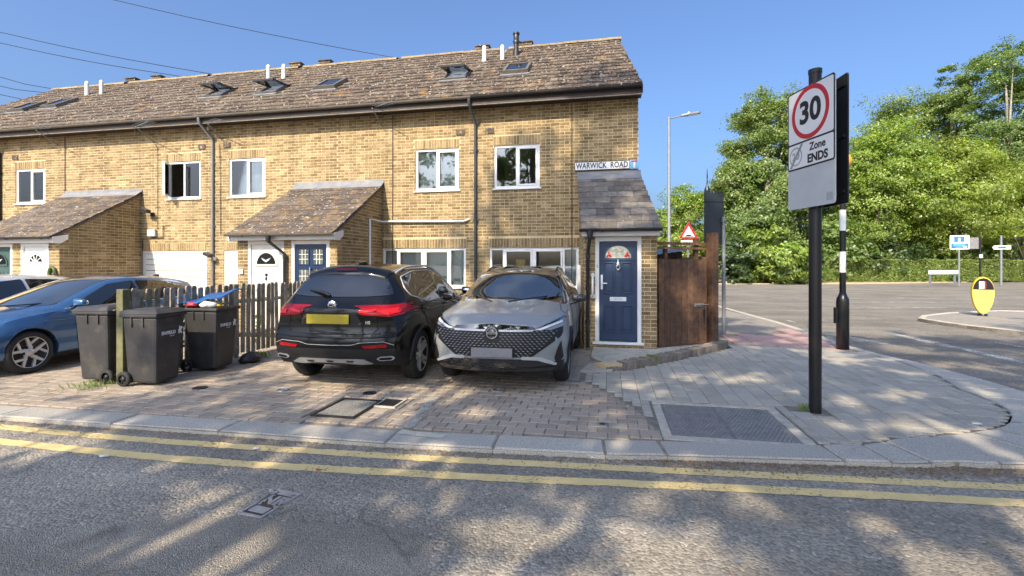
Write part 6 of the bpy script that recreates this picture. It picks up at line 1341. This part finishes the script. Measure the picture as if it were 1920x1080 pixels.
for sg in (1, -1):
    f_ = (lambda p: p) if sg == 1 else mir; v = 'right' if sg == 1 else 'left'
    tl = c.patch('tail_lamp', rp(f_([(.36, 1.045), (.60, 1.075), (.90, 1.125), (.925, 1.085), (.88, .985), (.78, .96), (.42, .985)]), .02), 'rear', M['tail'], .012)
    c.patch('lamp_core', rp(f_([(.40, 1.03), (.60, 1.055), (.60, 1.035), (.42, 1.01)]), .005), 'rear', M['tail2'], .0165, parent=tl); c.patch('lamp_core', rp(f_([(.64, 1.035), (.86, 1.075), (.85, 1.01), (.76, .985), (.64, .995)]), .01), 'rear', M['tail2'], .0165, parent=tl)
    c.patch('tail_lamp_side', rp([(4.20, 1.105), (4.45, 1.10), (4.52, 1.0), (4.40, .985)], .02), v, M['tail'], .010)
    c.patch('reflector', rp(f_([(.44, .598), (.74, .615), (.735, .572), (.47, .565)]), .012), 'rear', M['tail'], .010); c.line('bright_edge', f_([(.0, .60), (.30, .605), (.42, .635), (.70, .645), (.82, .60)]), 'rear', M['satin'], .0035)
    c.patch('tailpipe_finisher', rp(f_([(.60, .425), (.64, .455), (.79, .46), (.82, .435), (.79, .405), (.65, .40)]), .02), 'rear', M['satin'], .018); c.patch('tailpipe_void', rp(f_([(.625, .427), (.65, .445), (.78, .448), (.795, .43), (.77, .415), (.66, .412)]), .01), 'rear', M['welldark'], .023)
    c.line('tailgate_seam', f_([(.66, 1.20), (.62, 1.10), (.585, .96), (.62, .80), (.56, .745), (0, .735)]), 'rear', M['seam'], .006)
c.patch('skid_plate', rp([(-.44, .425), (.44, .425), (.56, .362), (.40, .35), (.20, .372), (-.20, .372), (-.40, .35), (-.56, .362)], .02), 'rear', mat('skid_grey', (.33, .33, .335), .35, metal=.3), .020)
for x in (-.27, 0, .27): c.patch('skid_slot', rp([(x-.055, .405), (x+.055, .405), (x+.035, .385), (x-.035, .385)], .01), 'rear', M['clad'], .028)
c.patch('plate_recess', rp([(-.36, .995), (.36, .995), (.42, .86), (-.42, .86)], .03), 'rear', M['gloss'], .006)
hp_ = c.hit(0, .93, 'rear')[0]; MB().bx(-.265, .315, hp_.y+.012, hp_.y+.026, .868, .988).build('number_plate', mat('yellow_plate', (.38, .30, .02), .5), c.t, bevel=.004)
hb_ = c.hit(0, 1.095, 'rear')[0]; XE = Matrix.Translation((0, hb_.y+.010, 1.10)) @ Matrix.Rotation(R(-90), 4, 'X'); em = MB().lathe([(0, .012), (.045, .012), (.062, .004), (.064, -.02)], 8, X=XE, smooth=False).build('emblem', M['chrome'], c.t)
put('lettering', text_mesh('MG', .05, M['gloss'], .002, .001), em, (0, hb_.y+.024, 1.10), (R(90), 0, math.pi)); ht_ = c.hit(-.5, .90, 'rear')[0]; put('lettering', text_mesh('HS', .055, M['chrome'], .002, .001), c.t, (-.50, ht_.y+.012, .885), (R(90), 0, math.pi))
c.line('bumper_crease', [(-.80, .715), (-.6, .70), (0, .695), (.6, .70), (.80, .715)], 'rear', S['mats']['paint'], .012)
c.mirrors(1.5, 1.12, .93, S['mats']['paint']); c.rails(2.0, 3.85, .60, M['satin']); c.arches(M['clad'], .03); fa = c.hit(0, 3.55, 'top')[0]; MB().prism([(3.42, fa.z-.01), (3.70, fa.z-.01), (3.69, fa.z+.05), (3.60, fa.z+.055)], -.03, .03, 'yz').build('antenna_fin', M['gloss'], c.t, bevel=.01)
c.sides('patch', 'skirt_cladding', rp([(1.40, .30), (3.18, .30), (3.18, .40), (1.40, .40)], .02), M['clad'], off=.012); c.sides('line', 'shoulder_crease', [(1.6, .93), (2.6, .955), (3.6, .97), (4.2, 1.0)], S['mats']['paint'], r=.012)
# ---- blue hatchback
def hatch(label, col, loc, rz, pname, spokes):
    S = dict(L=4.31, W=1.79, axles=(.85, 3.45), arch=.360, wr=.322, wz=.315, spokes=spokes, rr=.235, bowf=.34, bowr=.25,
        zb=[(0, .24), (.5, .19), (3.9, .20), (4.31, .32)], hw=[(0, .68), (.25, .83), (.6, .875), (1, .895), (3.6, .895), (4.0, .87), (4.31, .74)],
        zt=[(0, .68), (.12, .78), (.5, .88), (1.05, .975), (2.0, 1.36), (2.35, 1.425), (2.8, 1.44), (3.4, 1.41), (3.9, 1.34), (4.0, 1.30), (4.24, 1.0), (4.31, .92)],
        zre=[(0, .62), (.12, .73), (.5, .83), (1.1, .92), (1.3, .97), (2.15, 1.32), (2.6, 1.375), (3.3, 1.355), (3.85, 1.28), (3.98, 1.24), (4.24, .96), (4.31, .88)],
        belt=[(0, .56), (.2, .70), (.6, .81), (1.1, .89), (2.5, .93), (3.6, .99), (4.0, .97), (4.31, .80)],
        xr=[(0, .58), (.3, .68), (1.1, .73), (1.6, .69), (2.2, .59), (3.5, .56), (4.0, .55), (4.31, .62)],
        nose=[(.2, .10), (.4, .0), (.6, .03), (.7, .1), (.9, .2)], tail=[(.2, .1), (.45, 0), (.8, .03), (1, .06)], clad=[(0, .28), (.6, .23), (3.9, .235), (4.31, .40)], mats=dict(paint=paint(pname, col, .45, .26)))
    c = Car('parked_car', label, CG, S, loc, rz)
    c.patch('windscreen', rp([(-.66, .985), (-.58, 1.17), (-.50, 1.365), (0, 1.395), (.50, 1.365), (.58, 1.17), (.66, .985), (.3, .972), (-.3, .972)], .03), 'front', M['windscreen'], .005)
    c.sides('patch', 'side_window', rp([(1.42, .945), (2.15, 1.285), (2.6, 1.335), (2.62, .965)], .03), M['carglass']); c.sides('patch', 'side_window', rp([(2.68, .97), (2.66, 1.335), (3.25, 1.315), (3.66, 1.20), (3.60, 1.03), (3.3, .995)], .03), M['carglass'])
    c.sides('line', 'window_trim', [(1.35, .925), (2.6, .95), (3.3, .98), (3.68, 1.04)], M['satin'], r=.008); c.sides('line', 'door_seam', [(1.5, .30), (1.45, .7), (1.5, .90)], M['seam'], r=.005); c.sides('line', 'door_seam', [(2.66, .30), (2.65, .95)], M['seam'], r=.005); c.sides('line', 'door_seam', [(3.1, .45), (3.35, .70), (3.45, .97)], M['seam'], r=.005)
    c.sides('line', 'shoulder_crease', [(1.0, .76), (2.0, .77), (3.0, .80), (4.0, .83)], S['mats']['paint'], r=.012)
    for sg in (1, -1):
        f_ = (lambda p: p) if sg == 1 else mir; c.patch('headlight', rp(f_([(.42, .62), (.80, .72), (.83, .66), (.70, .60), (.46, .57)]), .02), 'front', M['lampglass'], .007); c.patch('tail_lamp', rp(f_([(.45, .88), (.82, .92), (.80, .80), (.5, .80)]), .02), 'rear', M['tail'], .008)
    c.patch('grille', rp([(-.55, .56), (.55, .56), (.45, .36), (-.45, .36)], .03), 'front', M['gloss'], .006)
    for s_ in (-1, 1): MB().tube([c.hit(s_*.05, .90, 'front')[0]+Vector((0, .02, .075)), c.hit(s_*.5, 1.01, 'front')[0]+Vector((0, -.012, .0))], .010, 6).build('wiper', M['black'], c.t)
    for sd, v in ((1, 'right'), (-1, 'left')):
        for y in (2.45, 3.35): h = c.hit(y, .86, v)[0]; MB().tube([h+Vector((sd*.005, -.09, 0)), h+Vector((sd*.03, -.06, 0)), h+Vector((sd*.03, .06, .004)), h+Vector((sd*.005, .09, 0))], .013, 8).build('door_handle', S['mats']['paint'], c.t)
    c.mirrors(1.42, .98, .87, S['mats']['paint'], .9); fa = c.hit(0, 3.6, 'top')[0]; MB().prism([(3.5, fa.z-.02), (3.72, fa.z-.02), (3.72, fa.z+.045), (3.66, fa.z+.05)], -.02, .02, 'yz').build('antenna_fin', M['gloss'], c.t, bevel=.006); return c
hatch('metallic blue hatchback with five-spoke alloys left of the picket fence', (.048, .135, .29), (-9.33, 4.78, 0), R(0), 'blue_paint', 'star'); hatch('white hatchback mostly hidden behind the blue hatchback', (.72, .73, .74), (-12.3, 5.0, 0), R(0), 'white_car_paint', 'five')
TREES = [  # x, y, height, crown radius, crown base, leaves, looseness, clumps
    (-14.5, -8.5, 13.0, 4.8, 4.0, 3500, .85, 25), (-9.2, -7.5, 12.5, 4.2, 3.6, 3000, .85, 22), (-4.4, -6.2, 21.8, 4.2, 6.2, 11500, .85, 76), (1.2, -5.5, 17.5, 4.2, 4.6, 5800, .85, 42), (7.2, -5.2, 18.0, 4.4, 3.8, 7200, .85, 49), (14.5, -6.0, 17.0, 5.0, 3.6, 5600, .9, 38)]
# ---------------------------------------------------------------- trees, hedge, weeds, litter
def leaves(name, pts, size, m, parent, up=.35, jit=.4, kind=None, outw=None):
    n = len(pts); nr = RNG.normal(size=(n, 3))*.55; nr[:, 2] += up
    if outw is not None: nr += outw*.9
    nr = nr; nr /= np.linalg.norm(nr, axis=1)[:, None]+1e-9
    a = np.cross(nr, RNG.normal(size=(n, 3))); a /= np.linalg.norm(a, axis=1)[:, None]+1e-9; b = np.cross(nr, a); sz = size*(1+jit*RNG.uniform(-1, 1, n))[:, None]
    v = np.stack([pts+a*sz*.62, pts+b*sz*.36+a*sz*.05, pts-a*sz*.55, pts-b*sz*.36+a*sz*.05], 1).reshape(-1, 3)
    off = np.array(OFF.get(parent.name, (0, 0, 0))) if parent is not None else 0
    o = bpy.data.objects.new(name, npmesh(name, v-off, 4, m)); COL.objects.link(o)
    if parent is not None: o.parent = parent
    OFF[o.name] = Vector(off) if parent is not None else Vector((0, 0, 0))
    if kind: o['kind'] = kind
    return o
def tree(name, label, x, y, H, crad, z0, nleaf, ls, m, seed, group=None, bark='bark', ncl=60, sparse=1.0, shape=1.0, trunk_r=None, cat='tree', lean=0, forks=9, tight=.27):
    r = np.random.default_rng(seed); t = thing(name, label, cat, (x, y, 0), group=group); tr = trunk_r or H*.018
    ch = H-z0; cz = z0+ch*.5; cl = []
    while len(cl) < ncl:
        p = r.uniform(-1, 1, 3); d = np.linalg.norm(p)
        if d > 1 or d < .45*r.random(): continue
        wz = 1-.45*shape*max(0, p[2]); cl.append((x+lean*p[2]+p[0]*crad*wz, y+p[1]*crad*wz, cz+p[2]*ch*.5))
    cl = np.array(cl); w_ = r.uniform(.5, 1.5, ncl); w_ /= w_.sum(); idx = r.choice(ncl, nleaf, p=w_); cs = (crad*.30*sparse)*r.uniform(.6, 1.25, ncl); ns = 8; sub = r.normal(size=(ncl, ns, 3)); sub /= np.linalg.norm(sub, axis=2)[:, :, None]+1e-9; sub *= cs[:, None, None]*(r.random((ncl, ns, 1))**.4)*np.array([1.25, 1.25, .8])
    d = r.normal(size=(nleaf, 3)); pts = cl[idx]+sub[idx, r.integers(0, ns, nleaf)]+d*(cs[idx]*tight)[:, None]*np.array([1.15, 1.15, .6])
    ow = pts-np.array([x+lean*.3, y, z0+ch*.4]); ow /= np.linalg.norm(ow, axis=1)[:, None]+1e-9; ow2 = pts-cl[idx]; ow2 /= np.linalg.norm(ow2, axis=1)[:, None]+1e-9; ow = ow*.6+ow2*.5
    kp_ = pts[:, 2] > (.25 if name != 'bush' else .02); leaves('crown', pts[kp_], ls, m, t, outw=ow[kp_])
    mb = MB(); top = Vector((x+lean*.6, y, z0+ch*.72)); P = [Vector((x, y, -.3)), Vector((x+r.normal()*.1, y, z0*.5+.1)), Vector((x+r.normal()*.2, y+r.normal()*.2, z0+ch*.2)), Vector((x+lean*.3+r.normal()*.3, y+r.normal()*.3, z0+ch*.45)), top]
    mb.tube(P, [tr*1.25, tr, tr*.8, tr*.5, tr*.15], 10); o = mb.build('trunk', M[bark], t)
    order = r.permutation(ncl)[:forks]
    for k in order:
        q = Vector(cl[k]); f = min(.85, max(.12, (q.z-z0)/ch*.7)); i = f*4; i0 = int(min(3, i)); s0 = P[i0].lerp(P[i0+1], i-i0); md = s0.lerp(q, .5)+Vector((0, 0, .08*ch*r.random()))
        MB().tube([s0, md, q], [tr*.36, tr*.2, tr*.05], 7).build('limb', M[bark], t)
    return t
BG = 'trees beyond the junction'
def bt(px, zc, top, wpx, z0, n, ls_, m, seed, label, name='broadleaf_tree', **k):
    p = cw((px-CX)/FPX*zc, zc, 0); H = CH+(HZ-top)*zc/FPX; k.setdefault('ncl', 85); return tree(name, label, p.x, p.y, H, wpx*zc/FPX/2, z0, int(n*3.1), ls_*.57, M[m], seed, BG, **k)
bt(1290, 56, 338, 120, .6, 13000, .34, 'leafA', 1, 'rounded bright green tree just right of the street lamp pole')
bt(1440, 50, 165, 205, 3.0, 24000, .34, 'leafC', 2, 'tall pale green tree between the grey sign back and the zone sign', bark='barkpale', ncl=105, sparse=.75, forks=14)
bt(1382, 49, 265, 90, 1.0, 11000, .32, 'leafC', 33, 'slender pale tree at the left shoulder of the tall pale tree')
bt(1405, 47, 290, 130, .8, 13000, .32, 'leafB', 3, 'mid green tree low in front of the tall pale tree')
bt(1500, 52, 205, 120, 1.2, 14000, .34, 'leafB', 4, 'leafy tree directly behind the zone sign')
bt(1548, 58, 300, 150, .8, 12000, .36, 'leafA', 41, 'green tree filling the gap behind the black sign pole')
bt(1655, 49, 235, 175, 2.5, 22000, .33, 'leafA', 5, 'dense vivid green tree right of the zone sign')
bt(1690, 66, 168, 200, 5, 18000, .40, 'leafC', 6, 'feathery pale tree rising behind the vivid green tree', sparse=.9)
bt(1785, 62, 112, 120, 6, 12000, .38, 'leafC', 7, 'slim open tree with pale bare limbs against the sky', bark='barkpale', sparse=.85, ncl=62, forks=16)
bt(1885, 58, 45, 180, 5, 19000, .36, 'leafB', 8, 'tallest loose-crowned tree at the right edge of the sky', sparse=.8, ncl=95, forks=20, bark='barkpale')
bt(1790, 48.5, 262, 190, 2.8, 22000, .33, 'leafY', 9, 'broad yellow-green tree behind the blue sign')
bt(1925, 50, 300, 190, 2.6, 17000, .34, 'leafY', 10, 'yellowing tree cut by the right edge above the hedge')
bt(1960, 60, 120, 160, 5, 9000, .38, 'leafB', 11, 'tall tree beyond the right edge of the hedge', sparse=.8)
for i, (px, zc, top, w_, m, lab) in enumerate(((1375, 43, 440, 95, 'leafD', 'dark low bush beside the grey sign pole'), (1440, 42.5, 425, 120, 'leafA', 'bright arching bush left of the black sign pole'), (1500, 43, 455, 90, 'leafB', 'rough bush right behind the black sign pole'), (1560, 47, 415, 120, 'leafB', 'bush above the left end of the clipped hedge'), (1640, 48, 440, 130, 'leafD', 'dark shrub behind the middle of the clipped hedge'), (1470, 42, 492, 70, 'leafC', 'small grey-green shrub at the verge edge'), (1740, 52, 440, 150, 'leafB', 'shrub behind the long name board'), (1850, 55, 440, 150, 'leafB', 'shrub behind the dark sign back'))):
    p = cw((px-CX)/FPX*zc, zc, 0); H = CH+(HZ-top)*zc/FPX; tree('bush', lab, p.x, p.y, H, w_*zc/FPX/2, .05, 6500, .26, M[m], 60+i, 'shrubs below the trees', ncl=34, cat='bush', trunk_r=.05, forks=5)
def hedge(label, pa, pb, H, D, n, seed):
    a, b = Vector((*pa, 0)), Vector((*pb, 0)); d = (b-a); L = d.length; d.normalize(); q = Vector((-d.y, d.x, 0)); r = np.random.default_rng(seed); t = thing('clipped_hedge', label, 'hedge', (a+b)/2)
    face = r.random(n); u = r.random(n)*L; h = r.random(n)*H; w_ = np.where(face < .55, r.random(n)*.12, np.where(face < .8, r.random(n)*D, D-r.random(n)*.12)); h = np.where((face >= .55) & (face < .8), H-r.random(n)**2*.12, h)
    h = h+.05*np.sin(u*1.7)+.03*np.sin(u*5.1); pts = np.array(a)[None]+u[:, None]*np.array(d)+w_[:, None]*np.array(q); pts[:, 2] = h+.05
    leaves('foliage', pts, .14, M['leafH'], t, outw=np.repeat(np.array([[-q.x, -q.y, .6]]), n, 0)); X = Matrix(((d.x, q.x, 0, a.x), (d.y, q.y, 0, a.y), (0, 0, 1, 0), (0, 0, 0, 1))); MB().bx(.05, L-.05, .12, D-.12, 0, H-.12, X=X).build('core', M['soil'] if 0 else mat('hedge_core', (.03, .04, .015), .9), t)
hedge('long clipped green hedge running along the verge behind the signs', cw(20.5, 44.6, 0)[:2], cw(50, 46.5, 0)[:2], 2.05, 1.1, 60000, 5)
hedge('short clipped hedge continuing out of the right edge', cw(51.5, 46.8, 0)[:2], cw(70, 49, 0)[:2], 2.0, 1.1, 20000, 6)
# street trees on the camera's side of the road; they throw the dappled shade
ST = 'street trees behind the viewpoint'
for i, (x, y, H, cr, z0, n, sp, ncl) in enumerate(TREES):
    tree('street_tree', 'leafy street tree standing behind the viewpoint and shading the road', x, y, H, cr, z0, n, .28, M['leafB'], 100+i, ST, ncl=ncl, sparse=sp, trunk_r=.22, shape=.5, tight=.17)
# weeds and dead leaves
def tuft(x, y, label, n=60, s=.06, h=.12, m='leafA', cat='weed'):
    t = thing('weed_tuft', label, cat, (x, y, 0)); r = np.random.default_rng(int(abs(x*100)+abs(y*37))); mb = MB()
    for i in range(n):
        a = r.uniform(0, 6.28); bx_, by_ = x+r.normal()*s, y+r.normal()*s; hh = h*r.uniform(.4, 1.1); dx, dy = math.cos(a)*hh*.5, math.sin(a)*hh*.5; w_ = .004; mb.add([(bx_-w_, by_, 0), (bx_+w_, by_, 0), (bx_+dx*.5+w_*.8, by_+dy*.5, hh*.7), (bx_+dx, by_+dy, hh)], [(0, 1, 2, 3)])
    mb.build('blades', M[m], t, fix=False)
x, y = G(1225, 680); tuft(x, y, 'small bright weed growing at the foot of the brick edging', 90, .05, .14)
x, y = G(480, 672); tuft(x, y+.1, 'green weed tuft growing in the pavers by the black car', 110, .09, .12); x, y = G(190, 722); tuft(x, y-.1, 'straggly grass at the foot of the green fence post', 150, .14, .09, 'leafB'); x, y = G(1508, 768); tuft(x, y, 'tiny yellow-green weed at the foot of the zone sign pole', 40, .03, .07, 'leafY')
x, y = G(487, 650); tree('bush', 'spindly weed climbing the far end of the picket fence', x, y, .75, .16, .05, 260, .07, M['leafA'], 77, None, ncl=10, cat='weed', trunk_r=.006, forks=4)
def litter(name, n, fn, s=.035, m='litter', kind='stuff'):
    p = np.array([fn() for _ in range(n)]); v = []
    a = RNG.uniform(0, 6.28, n); sz = s*RNG.uniform(.4, 1.3, n); tl = RNG.uniform(0, .35, (n, 4))
    for k, (da, db) in enumerate(((1, 0), (0, .5), (-1, 0), (0, -.5))):
        dx = (da*np.cos(a)-db*np.sin(a))*sz; dy = (da*np.sin(a)+db*np.cos(a))*sz; v.append(np.stack([p[:, 0]+dx, p[:, 1]+dy, p[:, 2]+.004+tl[:, k]*sz], 1))
    v = np.stack(v, 1).reshape(-1, 3); o = bpy.data.objects.new(name, npmesh(name, v, 4, M[m])); COL.objects.link(o); tag(o, 'dry brown leaves and grit gathered along the gutter', 'leaf litter', kind=kind)
def gut_pt():
    s = random.uniform(ks_of(-8), ks_of(2.85)+1.2) if random.random() < .6 else random.uniform(ks_of(.4), ks_of(2.85)+.8); p, d = kat(s); q = p-Vector((-d.y, d.x, 0))*abs(random.gauss(0, .07+.05*(p.x > .5))); return (q.x, q.y, ROADZ)
litter('gutter_leaves', 5200, gut_pt, .0125)
def road_pt(): 
    while True:
        x, y = random.uniform(-8, 5), random.uniform(1.2, 4)
        if random.random() < .5: return (x, y, ROADZ)
litter('scattered_leaves', 420, road_pt, .014); litter('pavement_leaves', 260, lambda: (random.uniform(-7, 4.5), random.uniform(4.6, 8), .004), .014)
for k, (px, py, lab, s, m) in enumerate(((480, 843, 'white scrap of paper lying on the upper yellow line', .05, 'paper'), (195, 857, 'flat white wrapper on the asphalt near the left edge', .05, 'paper'), (1383, 1055, 'bright flattened can end on the road near the bottom', .035, 'galv'), (597, 883, 'pink scrap of litter on the lower yellow line', .03, 'redpaper'), (1833, 796, 'white crumpled tissue on the grey slabs by the curved kerb', .05, 'paper'), (1110, 860, 'small white pebble of litter in the gutter', .025, 'paper'), (1470, 724, 'white scrap on the grey slabs left of the sign pole', .022, 'paper'))):
    x, y = G(px, py, ROADZ if py > 835 else 0); z = ROADZ if py > 835 else 0; mb = MB(); n = 7; vs = [(x+s*random.uniform(.6, 1.1)*math.cos(a), y+s*.6*random.uniform(.6, 1.1)*math.sin(a), z+.006+random.uniform(0, .012)) for a in [2*math.pi*i/n for i in range(n)]]
    mb.add(vs+[(x, y, z+.018)], [(i, (i+1) % n, n) for i in range(n)]+[tuple(reversed(range(n)))]); tag(mb.build('litter_scrap', M[m]), lab, 'litter')
